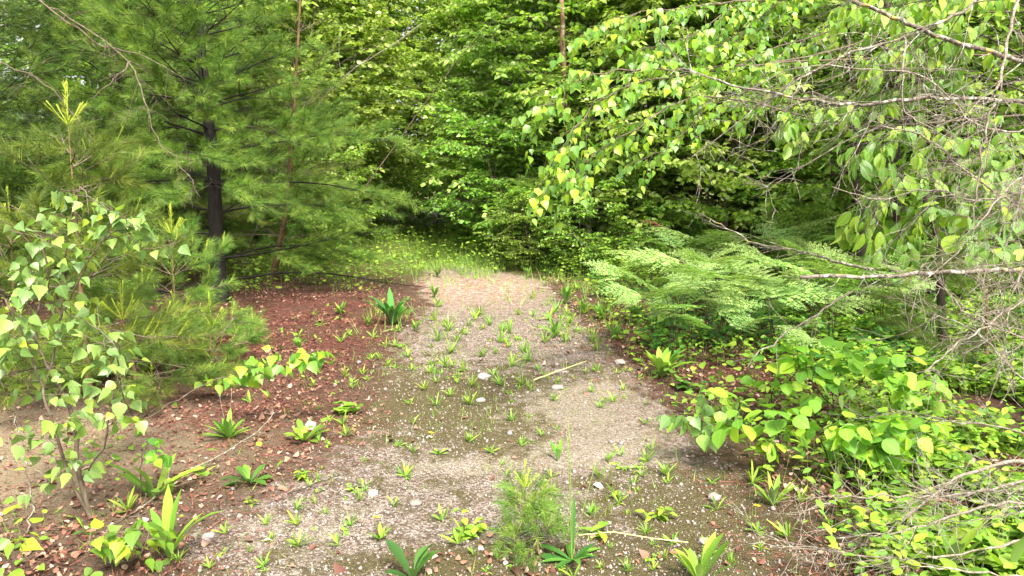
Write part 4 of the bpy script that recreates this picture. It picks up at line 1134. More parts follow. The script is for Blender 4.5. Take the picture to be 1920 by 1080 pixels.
fl = [((1310, 590), 0, 0.95, 'bracken behind the front stalks of the fern bed'), ((1400, 600), 1, 0.92, 'bracken in the middle of the fern bed'),
      ((1490, 620), 2, 1.0, 'bracken behind the tallest lime-green shrub'), ((1480, 580), 0, 1.1, 'bracken right of the middle of the fern bed'),
      ((1570, 610), 1, 1.0, 'bracken behind the widest lime-green shrub'), ((1235, 585), 1, 0.9, 'bracken on the path side of the fern bed'),
      ((1340, 560), 2, 1.15, 'upright bright bracken at the back left of the bed'), ((1430, 555), 1, 1.1, 'bracken under the forked dead bough'),
      ((1540, 570), 0, 1.1, 'bracken near the tip of the thick dead limb'), ((1640, 590), 2, 1.0, 'bracken beneath the big cherry leaves'),
      ((1650, 640), 0, 0.95, 'bracken at the right end of the fern bed'), ((1280, 545), 0, 1.0, 'bracken farthest back in the bed by the brown dead frond'),
      ((1380, 530), 1, 1.15, 'bracken against the dark hollow'), ((1720, 600), 1, 1.0, 'bracken by the thin dark cherry trunk'),
      ((1860, 590), 2, 1.0, 'bracken in shade at the right edge'), ((1480, 530), 0, 1.2, 'bracken deepest in the bed on the right'),
      ((1285, 610), 2, 0.85, 'bracken directly behind the broad rosette stalks'), ((1380, 585), 2, 0.95, 'bracken in the heart of the bed, under the bough fork'), ((1450, 640), 0, 0.85, 'bracken shading the red dead fern litter'), ((1520, 600), 2, 0.95, 'bracken under the middle of the grey slanting bough'), ((1600, 620), 0, 0.9, 'bracken behind the right end of the lime-green clump'), ((1300, 672), 1, 0.68, 'low bracken at the very front of the bed beside the dark stalks'), ((1345, 690), 0, 0.62, 'lowest bracken, drooping over the toothed aspen shoot'), ((1425, 680), 2, 0.7, 'low bracken drooping in front of the red dead fern litter'), ((1225, 640), 2, 0.62, 'low bracken drooping onto the path side litter'), ((1490, 665), 1, 0.7, 'low bracken tucked behind the lime-green leaves'), ((1385, 625), 2, 0.75, 'half-height bracken in the front middle of the bed'), ((1560, 660), 2, 0.9, 'bracken just behind the middle lime-green shrub'), ((1350, 640), 1, 0.85, 'short bracken over the front red litter'), ((1200, 600), 2, 0.75, 'short bracken leaning to the path'), ((1750, 650), 2, 0.95, 'bracken in front of the dark sapling pine'), ((1600, 540), 1, 1.2, 'bracken at the back below the thick dead limb'),
      ((950, 478), 1, 0.9, 'lone fern at the foot of the leafy wall beyond the path'), ((990, 470), 2, 0.8, 'smaller fern beside the lone fern beyond the path'),
      ((1160, 520), 0, 0.7, 'small fern at the left margin of the dark hollow')]
for k, (q, p, s, lab) in enumerate(fl): copy_thing(fproto[p], on(G(*q)), k * 2.1 + 0.4, s * (0.92 + 0.22 * ((k * 0.37) % 1)), lab, tilt=(0.16 * sin(k * 2.7), 0.16 * cos(k * 1.9)))
# last year's brown frond
df = fern_plant('dead_fern', 'curled brown dead fern frond standing above the fern bed', on(G(1262, 560)), 0.78, 0.34, 1, 161, [M['dead_frond'], M['red_bark'], M['red_bark']], rz=2.5)

# ================================================================== small plants on and beside the path
def blade_curve(az, L, el0, bend, n=6):
    s = np.linspace(0, 1, n)
    el = el0 - bend * s
    dx = np.concatenate([[0], np.cumsum(np.cos(el[:-1]))]) * L / (n - 1)
    dz = np.concatenate([[0], np.cumsum(np.sin(el[:-1]))]) * L / (n - 1)
    return np.stack([cos(az) * dx, sin(az) * dx, dz], 1)
W_LANCE = [0.18, 0.55, 0.9, 1.0, 0.75, 0.05]
W_SPAT = [0.2, 0.35, 0.65, 1.0, 0.95, 0.1]
def plant(name, label, cat, loc, blades, mat, group=None, stalks=(), stalk_mat='green_stem', heads=(), s=1.0, rz=0, blade_name='foliage'):
    t = thing(name, label, cat, loc, rz, group, s)
    g = Geo()
    for P, w, fold, tint in blades: g.ribbon(P, w, fold=fold, tint=tint)
    g.build(blade_name, M[mat], t)
    if stalks:
        g = Geo()
        for P, r in stalks: g.tube(P, r, 4)
        g.build('stalk', M[stalk_mat], t)
    if heads:
        g = Geo()
        for p in heads:
            for k in range(9):
                a = k * 2 * pi / 9
                g.inst(L_KITE, np.array([p]), frames(np.array([[cos(a), sin(a), 0.45]]), np.array([[0, 0, 1.0]])), [0.011], 0, [0.5])
        g.build('flower', M['petal'], t)
    return t
def rosette(rng, n, L, w, el=(0.25, 1.1), bend=(0.3, 1.0), prof=W_SPAT, curl=0.25):
    out = []
    for k in range(n):
        az = k * 2.4 + rng.uniform(-0.3, 0.3)
        l = L * rng.uniform(0.6, 1.1)
        P = blade_curve(az, l, rng.uniform(*el), rng.uniform(*bend))
        out.append((P, np.array(prof) * w * rng.uniform(0.8, 1.15), curl, rng.uniform(0, 1)))
    return out
def tuft(rng, n, L, w, el=(0.7, 1.5), bend=(0.2, 1.0)):
    return rosette(rng, n, L, w, el, bend, [0.8, 1.0, 0.9, 0.7, 0.45, 0.03], 0.3)
def seedling(name, label, cat, loc, mat, seed, h, size, n, tmpl=L_OVAT, group=None, stems=1, fan=0.4, rz=0, stem_m='green_stem'):
    rng = np.random.default_rng(seed)
    t = thing(name, label, cat, loc, rz, group)
    st, l = Geo(), Geo()
    for k in range(stems):
        S = grow(rng, (0, 0, -0.01), [rng.normal(0, fan), rng.normal(0, fan), 1], h * rng.uniform(0.7, 1.1), 5, 0.1)
        st.tube(S, np.linspace(0.0018, 0.001, 6), 4)
        f = np.linspace(0.3, 1, n)
        pos, _ = at_frac(S, f)
        az = np.arange(n) * 2.4 + rng.uniform(0, 6)
        d = np.stack([np.cos(az), np.sin(az), rng.normal(0.15, 0.15, n)], 1)
        l.inst(tmpl, pos, frames(d, np.tile([0, 0, 1.0], (n, 1)) + rng.normal(0, 0.2, (n, 3))), size * rng.uniform(0.65, 1.1, n), 0, rng.uniform(0.2, 1, n))
    st.build('stem', M[stem_m], t)
    l.build('foliage', M[mat], t)
    return t

R_ = np.random.default_rng
# single plants one can point at
plant('broad_leaf_herb', 'broad dark-leaved rosette at the foot of the front ferns', 'herb', on(G(1240, 712)), rosette(R_(1), 17, 0.30, 0.028, (0.7, 1.45), (0.3, 1.1), W_LANCE), 'herb')
plant('broad_leaf_herb', 'dark glossy leafy herb at the edge of the red needle litter', 'herb', on(G(735, 608)), rosette(R_(2), 22, 0.40, 0.030, (0.8, 1.5), (0.4, 1.3), W_LANCE), 'herb_dark')
plant('rosette_herb', 'dense green rosette on red leaf litter left of the gravel', 'herb', on(G(428, 822)), rosette(R_(3), 24, 0.19, 0.014, (0.4, 1.4), (0.1, 0.7), W_LANCE), 'herb',
      stalks=[(grow(R_(4), (0, 0, 0), (-.1, 0, 1), 0.32, 6, 0.05), 0.0016), (grow(R_(5), (0, 0, 0), (.15, 0, 1), 0.3, 6, 0.05), 0.0016)], stalk_mat='grey_twig')
plant('rosette_herb', 'flat spreading rosette with broad spoon leaves at the gravel margin', 'herb', on(G(468, 912)), rosette(R_(6), 11, 0.16, 0.020, (0.25, 0.9), (0.3, 1.0)), 'herb_dark')
plant('rosette_herb', 'pale round-leaved rosette beside a whitish stone in the red litter', 'herb', on(G(570, 828)), rosette(R_(7), 11, 0.16, 0.020, (0.3, 1.1), (0.3, 1.0)), 'herb')
plant('tall_herb', 'tall herb with upright strap leaves at the bottom left', 'herb', on(G(318, 1052)), rosette(R_(8), 9, 0.30, 0.020, (0.9, 1.5), (0.2, 1.1), W_LANCE), 'herb')
plant('tall_herb', 'strap-leaved herb leaning behind the bottom left one', 'herb', on(G(290, 945)), rosette(R_(9), 9, 0.28, 0.018, (0.5, 1.4), (0.2, 1.2), W_LANCE), 'herb')
plant('grassy_herb', 'grey-green plantain-like herb with long blades beside the tiny pine seedling', 'herb', on(G(1072, 1052)),
      rosette(R_(10), 9, 0.17, 0.014, (0.05, 0.8), (0.2, 0.7), W_LANCE) + [(blade_curve(1.4, 0.26, 1.4, 0.35), np.array(W_LANCE) * 0.010, 0.3, 0.3), (blade_curve(2.9, 0.13, 0.1, 0.1), np.array(W_SPAT) * 0.024, 0.1, 0.2)], 'herb_dark',
      stalks=[(grow(R_(11), (0, 0, 0), (0.0, 0.05, 1), 0.55, 8, 0.03), 0.0018), (grow(R_(12), (0, 0, 0), (-.05, 0, 1), 0.5, 8, 0.03), 0.0014), (grow(R_(13), (0, 0, 0), (.12, 0.1, 1), 0.42, 8, 0.03), 0.0014)])
plant('tall_herb', 'broad upright leaf shoot at the bottom edge left of the pine seedling', 'herb', on(G(775, 1095)), rosette(R_(14), 6, 0.20, 0.022, (0.7, 1.4), (0.2, 0.9), W_SPAT), 'herb_dark')
plant('tall_herb', 'clump of upright leaves at the bottom edge right of the pine seedling', 'herb', on(G(1310, 1098)), rosette(R_(15), 13, 0.20, 0.018, (0.8, 1.5), (0.1, 0.7), W_SPAT), 'herb')
plant('tall_herb', 'leafy clump at the bottom right among the brush pile', 'herb', on(G(1780, 1075)), rosette(R_(16), 14, 0.22, 0.018, (0.7, 1.5), (0.2, 0.9), W_SPAT), 'herb')
plant('tall_herb', 'clump of strap leaves at the bottom right corner', 'herb', on(G(1890, 1085)), rosette(R_(17), 12, 0.22, 0.020, (0.6, 1.4), (0.2, 0.9), W_SPAT), 'herb')
plant('tall_herb', 'herb with thin pointed leaves in the litter above the brush pile', 'herb', on(G(1565, 905)), rosette(R_(18), 11, 0.17, 0.011, (0.6, 1.4), (0.2, 0.7), W_LANCE), 'herb')
plant('tall_herb', 'small upright leafy clump right of the white sandy patch', 'herb', on(G(1448, 945)), rosette(R_(19), 10, 0.16, 0.012, (0.8, 1.5), (0.1, 0.7), W_LANCE), 'herb')
plant('tall_herb', 'leafy clump on the right side of the path beyond the middle', 'herb', on(G(1040, 630)), rosette(R_(20), 14, 0.26, 0.018, (0.7, 1.5), (0.2, 0.9), W_LANCE), 'herb')
far_clump = plant('tall_herb', 'leafy clump where the path narrows at the far right margin', 'herb', on(G(1060, 570)), rosette(R_(21), 14, 0.30, 0.022, (0.7, 1.5), (0.2, 0.9), W_LANCE), 'herb')
plant('tall_herb', 'upright shoot with two leaves right of the gravel centre', 'herb', on(G(1046, 862)), rosette(R_(22), 4, 0.12, 0.014, (1.2, 1.5), (0.0, 0.3), W_SPAT), 'grass')
seedling('oak_seedling', 'low spreading bright seedling clump left of the tiny pine', 'seedling', on(G(880, 1000)), 'lime', 31, 0.13, 0.062, 5, L_OVAT, stems=4, fan=0.7)
seedling('trifoliate_seedling', 'bright three-leaved seedling right of the tiny pine', 'seedling', on(G(1110, 1005)), 'lime', 32, 0.09, 0.085, 5, L_OVAT, stems=1)
seedling('trifoliate_seedling', 'leafy seedling patch at right below the yellow flower', 'seedling', on(G(1230, 965)), 'herb', 33, 0.09, 0.05, 5, L_OVAT, stems=5, fan=0.8)
seedling('trifoliate_seedling', 'small bright seedling on the gravel right of the flat rosette', 'seedling', on(G(568, 902)), 'lime', 34, 0.08, 0.05, 5, L_DELT, stems=2)
seedling('trifoliate_seedling', 'leafy herb cluster on the moss near the red litter tip', 'seedling', on(G(660, 775)), 'herb', 35, 0.11, 0.075, 5, L_ROUND, stems=4, fan=0.8)
seedling('trifoliate_seedling', 'shiny herb cluster in front of the broad rosette by the ferns', 'seedling', on(G(1290, 735)), 'herb_dark', 36, 0.13, 0.07, 6, L_ROUND, stems=5, fan=0.7)
seedling('leafy_sapling', 'small upright sapling with paired pale leaves beside the dark hollow', 'sapling', on(G(1155, 530)), 'herb', 37, 0.9, 0.11, 16, L_MIDO, stems=3, fan=0.15)
seedling('leafy_sapling', 'bushy small-leaved sapling left of the brown dead frond', 'sapling', on(G(1190, 545)), 'herb', 38, 0.62, 0.09, 14, L_MIDO, stems=7, fan=0.5)
seedling('leafy_sapling', 'yellow-green fine-leaved bush in the dark hollow behind the fern bed', 'sapling', on(G(1500, 520)), 'herb', 39, 1.25, 0.07, 26, L_MID, stems=9, fan=0.3)

for px, py, s, lab in [(1125, 600, 0.8, 'bright leafy clump on litter left of the front ferns'), (1090, 590, 0.7, 'leafy clump between the far leafy clump and the ferns'), (1150, 640, 0.7, 'low leafy clump in the litter behind the pinkish stone'),
                       (1130, 555, 0.9, 'leafy clump in front of the low sapling by the hollow'), (990, 520, 0.7, 'leafy tuft at the back of the far pinkish patch'), (930, 512, 0.6, 'small leafy tuft behind the far pinkish patch'),
                       (640, 590, 0.6, 'leafy tuft in shade right of the dark trunk on the litter'), (560, 650, 0.5, 'leafy tuft in the middle of the red litter bank'), (690, 610, 0.5, 'small leafy tuft left of the dark glossy herb'),
                       (815, 560, 0.7, 'leafy tuft in the far path right of the dark glossy herb'), (820, 520, 0.7, 'leafy tuft at the left side of the far pinkish patch'), (1190, 600, 0.8, 'leafy clump half under the left-hand ferns'),
                       (500, 690, 0.45, 'leafy tuft behind the leafy tip of the arching birch shoot'), (780, 620, 0.5, 'low leafy tuft right of the foot of the dark glossy herb')]:
    copy_thing(far_clump, on(G(px, py)), px * 1.3, s, lab, tilt=(0.1 * sin(px), 0.1 * cos(px)))
LS = [seedling('leafy_sapling', 'waist-high leafy sapling at the corner of the path and the dark hollow', 'sapling', on(G(1085, 520)), 'herb', 40, 0.85, 0.09, 18, L_MIDO, stems=6, fan=0.3),
      seedling('leafy_sapling', 'leafy sapling clump where the wall meets the right margin of the path', 'sapling', on(G(1010, 500)), 'herb', 41, 0.9, 0.085, 18, L_MID, stems=8, fan=0.35)]
for px, py, k, s, lab in [(1050, 508, 0, 0.8, 'short leafy sapling right of the wall corner'), (965, 492, 1, 0.85, 'leafy sapling behind the far pale patch of the path'), (925, 486, 0, 0.9, 'leafy sapling left of the lone fern'),
                          (1135, 530, 1, 0.7, 'low leafy sapling in front of the shadowy pine sapling'), (885, 478, 1, 0.8, 'leafy sapling at the right lip of the grassy gap'), (1120, 512, 0, 0.95, 'leafy sapling just behind the right margin litter'),
                          (1215, 530, 0, 0.8, 'leafy sapling close to the back left ferns'), (850, 462, 0, 0.8, 'leafy sapling inside the grassy gap'), (1560, 500, 1, 1.1, 'leafy sapling behind the fern bed at right'), (1640, 500, 0, 1.3, 'tall leafy sapling in shade behind the thick dead limb')]:
    copy_thing(LS[k], on(G(px, py)), px * 0.7, s, lab)
for k, (px, py, h, lab) in enumerate([(1152, 925, 0.16, 'yellow-flowered herb right of the tiny pine'), (712, 1010, 0.10, 'yellow flower on a thin stalk at the lower left of the gravel'),
                                      (822, 850, 0.14, 'yellow-flowered stalk left of the gravel centre'), (1780, 830, 0.22, 'yellow-flowered herb in the ground cover at right'),
                                      (1800, 905, 0.2, 'yellow-flowered herb lower in the ground cover by the brush pile'), (1420, 990, 0.12, 'small yellow flower right of the clump by the sandy patch')]):
    r = R_(60 + k)
    S = grow(r, (0, 0, 0), (r.normal(0, .1), 0, 1), h, 6, 0.05)
    plant('yellow_flower', lab, 'wildflower', on(G(px, py)), rosette(r, 8, 0.07, 0.008, (0.3, 1.1), (0.2, 0.6), W_LANCE), 'herb', stalks=[(S, 0.0012)], heads=[S[-1], S[-1] + [0.014, 0.006, -0.006]], group='small yellow flowers')
t = plant('fallen_stalk', 'yellow-green stalk bent flat over the gravel right of the tiny pine', 'stalk', on(G(1105, 1012)), tuft(R_(70), 3, 0.06, 0.004), 'grass',
          stalks=[(np.array([G(1085, 1012), G(1150, 1006), G(1220, 1018), G(1290, 1026)]) - G(1105, 1012) + [0, 0, 0.03], 0.0026)], stalk_mat='straw')

# repeats: one of each kind, then copies
GT = [plant('grass_tuft', 'small green grass tuft sprouting on the path', 'grass tuft', on(G(820, 790)), tuft(R_(80 + k), n, L, w), 'grass', group='grass tufts on the path')
      for k, (n, L, w) in enumerate([(13, 0.11, 0.0042), (18, 0.13, 0.0045), (10, 0.09, 0.0055)])]
GR = [plant('small_rosette', 'small leafy rosette growing on the path', 'herb', on(G(700, 800)), rosette(R_(90 + k), n, L, w, el, (0.1, 0.7), W_LANCE), 'herb', group='small rosettes on the path')
      for k, (n, L, w, el) in enumerate([(9, 0.085, 0.0060, (0.2, 1.2)), (6, 0.10, 0.0072, (0.5, 1.4)), (13, 0.12, 0.0062, (0.3, 1.4))])]
GE = [seedling('tiny_seedling', 'tiny bright seedling with a few small leaves on the path', 'seedling', on(G(760, 900)), 'lime', 100 + k, h, s, n, L_MID, group='tiny seedlings on the path', stems=st, fan=0.6)
      for k, (h, s, n, st) in enumerate([(0.05, 0.03, 4, 2), (0.07, 0.034, 5, 3)])]
used = set()
rng = R_(200)
MARKS = [(907, 716, 'the largest pale stone'), (902, 757, 'the whitish stone'), (1050, 716, 'the flat grey stones'), (1150, 765, 'the sandy patch'), (1012, 1000, 'the tiny pine seedling'),
         (880, 985, 'the oval-leaved seedling clump'), (1230, 960, 'the leafy patch below the yellow flower'), (735, 590, 'the dark glossy herb'), (1240, 700, 'the broad rosette by the ferns'),
         (468, 905, 'the flat dark rosette'), (428, 815, 'the dense green rosette'), (570, 825, 'the pale round-leaved rosette'), (318, 1030, 'the bottom left strap-leaved herb'), (780, 943, 'the dark grey stone'),
         (700, 925, 'the pale stone on the lower gravel'), (1310, 1080, 'the clump at the bottom edge'), (1448, 940, 'the clump right of the sand'), (1565, 895, 'the pointed-leaf herb'), (1060, 560, 'the far leafy clump'),
         (1040, 620, 'the leafy clump past the middle'), (870, 535, 'the far pinkish patch'), (672, 678, 'the white stone by the moss'), (1162, 685, 'the pinkish stone'), (560, 700, 'the arching birch shoot'),
         (1046, 855, 'the two-leaved shoot'), (1372, 830, 'the toothed aspen shoot'), (822, 840, 'the yellow-flowered stalk'), (1340, 930, 'the grey stone in the moss'), (1340, 1010, 'the pale flat stone'), (392, 1018, 'the pinkish stone at lower left'), (620, 930, 'the dark stick')]
LOOK = {}
def where(px, py):
    d = [((px - a) ** 2 + ((py - b) * 1.6) ** 2, a, b, n_) for a, b, n_ in MARKS]
    dd, a, b, n_ = min(d)
    dx, dy = px - a, (py - b) * 1.6
    far = ' well' if dd > 55 ** 2 else (' close' if dd < 25 ** 2 else '')
    if abs(dx) > abs(dy): r = 'right of' if dx > 0 else 'left of'
    else: r = 'in front of' if dy > 0 else 'behind'
    return far + ' ' + r + ' ' + n_
def drop(src, px, py, s=1.0):
    kid = {'grass_tuft': ('grass tuft', ['thin', 'dense', 'stubby']), 'small_rosette': ('rosette', ['flat', 'upright', 'many-leaved']), 'tiny_seedling': ('seedling', ['two-stemmed', 'three-stemmed'])}[src.name.split('.')[0]]
    fam = GT if kid[0] == 'grass tuft' else (GR if kid[0] == 'rosette' else GE)
    look = kid[1][fam.index(src)]
    size = 'tiny' if s < 0.75 else ('larger' if s > 1.35 else 'small')
    lab = size + ' ' + look + ' ' + kid[0] + where(px, py)
    drop0(src, px, py, s)['label'] = lab
def drop0(src, px, py, s=1.0):
    p = on(G(px, py))
    s = s * 0.78
    if src.name not in used:
        used.add(src.name)
        src.location = tuple(p); src.scale = (s, s, s); src.rotation_euler = (0, 0, rng.uniform(0, 6))
        return src
    else: return copy_thing(src, p, rng.uniform(0, 6.28), float(s), tilt=(rng.normal(0, 0.2), rng.normal(0, 0.2)))
T_, E_, S_ = GT, GR, GE
FIX = [  # (kind, px, py, scale) read off the photograph
 (E_, 80, 0, 0)]
PTS_R = [(680, 912, 1), (740, 950, .9), (775, 850, 1), (748, 835, .8), (680, 700, 1), (712, 672, 1), (650, 818, 1.1), (775, 798, .9), (630, 718, .8), (765, 665, 1), (770, 695, 1), (575, 755, 1),
         (882, 762, 1.2), (920, 845, .9), (960, 792, .9), (1040, 758, .9), (1135, 762, .8), (1210, 795, 1.1), (1165, 850, 1), (1122, 892, 1.1), (1222, 840, .9), (1250, 885, 1.1), (1335, 900, 1.2),
         (1345, 950, 1.2), (560, 1028, .9), (870, 1000, 1.3), (830, 975, 1), (860, 1020, 1.2), (760, 890, .9), (850, 690, 1.3), (815, 700, 1.2), (725, 650, 1.2), (700, 630, 1.2), (745, 618, 1.4),
         (950, 885, .9), (1010, 700, 1.1), (975, 690, 1.3), (925, 712, 1.1), (1120, 700, 1.1), (1215, 860, .9), (1160, 938, 1), (1075, 1085, 1), (1560, 985, 1.3), (1480, 1000, 1.2), (1640, 1060, 1.4), (1330, 1035, 1),
         (380, 900, 1.2), (470, 750, 1.3), (505, 740, 1.1), (255, 820, 1.3), (240, 965, 1.2), (160, 1000, 1.3), (620, 680, 1.1), (600, 610, 1.5), (560, 630, 1.4), (640, 640, 1.2), (590, 590, 1.3), (1410, 900, 1.2), (1500, 940, 1.3), (1580, 950, 1.3)]
PTS_T = [(818, 765, 1), (960, 690, 1.5), (995, 680, 1.6), (985, 660, 1.4), (1130, 600, 1.4), (890, 600, 1.6), (900, 590, 1.6), (920, 610, 1.4), (840, 620, 1.6), (858, 640, 1.3), (845, 660, 1.4), (835, 690, 1.3),
         (805, 700, 1.1), (820, 640, 1.7), (818, 600, 2.0), (822, 575, 2.0), (1030, 600, 1.7), (1042, 585, 1.7), (1060, 640, 1.6), (1020, 640, 1.4), (1110, 640, 1.3), (1120, 660, 1.2), (980, 730, 1.1), (940, 730, 1.1),
         (1000, 560, 1.7), (870, 700, 1.1), (885, 730, 1), (935, 640, 1.4), (955, 625, 1.3), (975, 590, 1.4), (905, 670, 1.2), (795, 735, 1), (845, 745, .9), (1072, 600, 1.5), (1095, 590, 1.6), (770, 760, .8), (1060, 560, 1.8), (1080, 545, 1.8)]
for px, py, s in PTS_R: drop(E_[rng.integers(0, 3)], px, py, s)
for px, py, s in PTS_T: drop(T_[rng.integers(0, 3)], px, py, s * 1.35)
n = 0
while n < 260:                                        # the thinner scatter between them, thickest in the middle distance
    px, py = rng.uniform(330, 1560), rng.uniform(500, 1075)
    p = G(px, py)
    d = float(poly_dist(np.array([p[0]]), np.array([p[1]]), PATH)[0])
    if d < -0.5: continue
    dens = np.exp(-((py - 630) / 95) ** 2) * (0.5 + 0.5 * (d < 0.9)) + 0.16
    if rng.uniform() > dens or vnoise(p[:1], p[1:2], 0.45, 77)[0] < 0.48: continue
    k = rng.uniform()
    src = T_[rng.integers(0, 3)] if k < 0.40 else (E_[rng.integers(0, 3)] if k < 0.72 else S_[rng.integers(0, 2)])
    drop(src, px, py, rng.uniform(0.35, 1.0) * (1 + 0.5 * (py < 660)))
    n += 1

# ------------------------------------------------------------------ stones one can point at
def rock(label, px, py, w, d, h, tint, seed, name='stone', group=None, flat=True):
    r = R_(seed)
    n1, n2 = 9, 6
    V = []
    for i in range(n2 + 1):
        for j in range(n1):
            a, b = 2 * pi * j / n1, pi * i / n2
            q = 1 + r.normal(0, 0.16) * (0 < i < n2)
            V.append((w * cos(a) * sin(b) * q, d * sin(a) * sin(b) * q, h * cos(b) * q))
    T = []
    for i in range(n2):
        for j in range(n1):
            a, b, c, e = i * n1 + j, i * n1 + (j + 1) % n1, (i + 1) * n1 + (j + 1) % n1, (i + 1) * n1 + j
            T += [(a, c, b), (a, e, c)]
    g = Geo()
    g.add(V, T, 0, tint)
    o = g.build(name, M['stone'], None, on(G(px, py)) + [0, 0, h * 0.45])
    o.rotation_euler = (0, 0, r.uniform(0, 3))
    return tag(o, label, 'stone', group)
GK = 'larger stones on the path'
rock('largest pale stone near the middle of the path', 907, 716, 0.055, 0.05, 0.03, 0.82, 1, group=GK)
rock('whitish stone just below the largest pale stone', 902, 757, 0.035, 0.03, 0.02, 0.8, 2, group=GK)
rock('flat grey stone near the pale straight stick', 1052, 700, 0.06, 0.05, 0.012, 0.6, 3, group=GK)
rock('flat grey stone left of the sandy patch', 1045, 732, 0.05, 0.05, 0.012, 0.62, 4, group=GK)
rock('whitish stone behind the pale round-leaved rosette', 582, 800, 0.055, 0.04, 0.03, 0.82, 5, group=GK)
rock('small white stone left of the tiny pine', 902, 1028, 0.016, 0.013, 0.008, 1.0, 6, group=GK)
rock('small white stone at the bottom near the tiny pine', 948, 1052, 0.016, 0.012, 0.008, 1.0, 7, group=GK)
rock('pinkish stone at the right margin of the gravel', 1162, 685, 0.05, 0.05, 0.02, 0.75, 8, group=GK)
rock('pinkish stone on the gravel near the bottom left', 392, 1018, 0.028, 0.03, 0.015, 0.7, 9, group=GK)
rock('white stone at the left margin beside the moss', 672, 678, 0.025, 0.02, 0.015, 0.85, 10, group=GK)
rock('dark grey stone in the gravel left of the tiny pine', 780, 943, 0.035, 0.03, 0.012, 0.2, 11, group=GK)
rock('pale stone on the gravel above the dark grey one', 700, 925, 0.03, 0.028, 0.014, 0.85, 12, group=GK)
rock('grey stone in the moss at lower right', 1340, 930, 0.04, 0.03, 0.02, 0.55, 13, group=GK)
rock('pale flat stone at the bottom right of the moss', 1322, 1010, 0.035, 0.03, 0.014, 0.8, 14, group=GK)

# ------------------------------------------------------------------ what nobody could count
def scatter(n, x0, x1, y0, y1, rng, power=1.0):
    Y = y0 + (y1 - y0) * rng.uniform(0, 1, n) ** power
    X = rng.uniform(x0, x1, n)
    half = Y * 0.78 + 0.4
    X = np.clip(X, -1, 1) * half if x1 == 1 else X
    return X, Y
rng = R_(300)
X, Y = scatter(90000, -1, 1, 2.0, 9.5, rng, 1.5)
d = poly_dist(X, Y, PATH)
keep = rng.uniform(0, 1, len(X)) < np.clip(0.6 + d / 0.5, 0, 1) * (0.35 + 0.65 * vnoise(X, Y, 0.22, 9))
X, Y = X[keep], Y[keep]
m = len(X)
ico = np.array([(0, 0, 1), (.9, 0, .2), (.28, .85, .15), (-.72, .53, .2), (-.72, -.53, .15), (.28, -.85, .2), (0, 0, -.6)], float)
icoT = np.array([(0, 1, 2), (0, 2, 3), (0, 3, 4), (0, 4, 5), (0, 5, 1), (6, 2, 1), (6, 3, 2), (6, 4, 3), (6, 5, 4), (6, 1, 5)])
sz = 0.0034 * np.exp(rng.normal(0, 0.5, m)) * (0.8 + Y * 0.09)
g = Geo()
az = rng.uniform(0, 6.28, m)
dd = np.stack([np.cos(az), np.sin(az), rng.normal(0, 0.3, m)], 1)
g.inst((ico, icoT), np.stack([X, Y, height(X, Y) + sz * 0.15], 1), frames(dd, np.tile([0, 0, 1.0], (m, 1)) + rng.normal(0, 0.25, (m, 3))), sz, 0, rng.beta(2.2, 2.2, m) ** 1.0, sx=rng.uniform(0.6, 1.1, m))
tag(g.build('gravel', M['stone']), kind='stuff')

# dry leaves: thick under the trees, thin on the gravel
L_DRY = leaf([(0.15, 0.2), (0.4, 0.32), (0.65, 0.26), (0.85, 0.12)], 0.5, 0.45)
L_DRY2 = leaf([(0.2, 0.3), (0.5, 0.36), (0.8, 0.2)], -0.35, -0.3)
X, Y = scatter(120000, -1, 1, 2.0, 13.0, rng, 1.25)
d = poly_dist(X, Y, PATH)
k = np.clip(0.08 + 0.7 * np.clip((Y - 5.5) / 3, 0, 1) * (X > 0) - d / 0.45, 0.0, 1) + 0.06 * (vnoise(X, Y, 0.3, 14) > 0.5)
k = k * np.clip((vnoise(X, Y, 0.5, 12) * 0.6 + vnoise(X, Y, 0.16, 13) * 0.4 - 0.3) * 3.0, 0.08, 1)
tanm = blob(X, Y, 0, 850, 1.3, 0.9)
k = k * (1 - 0.75 * np.clip(tanm * 1.5, 0, 1))
k = np.maximum(k, 0.8 * blob(X, Y, 540, 790, 0.55, 0.42)) + 0.25 * blob(X, Y, 960, 1060, 0.5, 0.12) + 0.3 * blob(X, Y, 1120, 640, 0.7, 1.2)
keep = rng.uniform(0, 1, len(X)) < k * 0.85
X, Y = X[keep], Y[keep]
m = len(X)
g = Geo()
az = rng.uniform(0, 6.28, m)
dd = np.stack([np.cos(az), np.sin(az), rng.normal(0.05, 0.2, m)], 1)
nn = np.tile([0, 0, 1.0], (m, 1)) + rng.normal(0, 0.38, (m, 3))
half = rng.uniform(0, 1, m) < 0.5
sc = rng.uniform(0.010, 0.026, m) * np.exp(rng.normal(0.1, 0.35, m))
redness = np.clip(1.3 * blob(X, Y, 540, 640, 2.0, 1.6), 0, 1)
ti = np.clip(rng.beta(1.8, 1.8, m) * (1 - 0.25 * redness), 0, 1)
pos = np.stack([X, Y, height(X, Y) + rng.uniform(0.004, 0.016, m)], 1)
g.inst(L_DRY, pos[half], frames(dd, nn)[half], sc[half], 0, ti[half])
g.inst(L_DRY2, pos[~half], frames(dd, nn)[~half], sc[~half], 0, ti[~half])
tag(g.build('leaf_litter', M['litter']), kind='stuff')
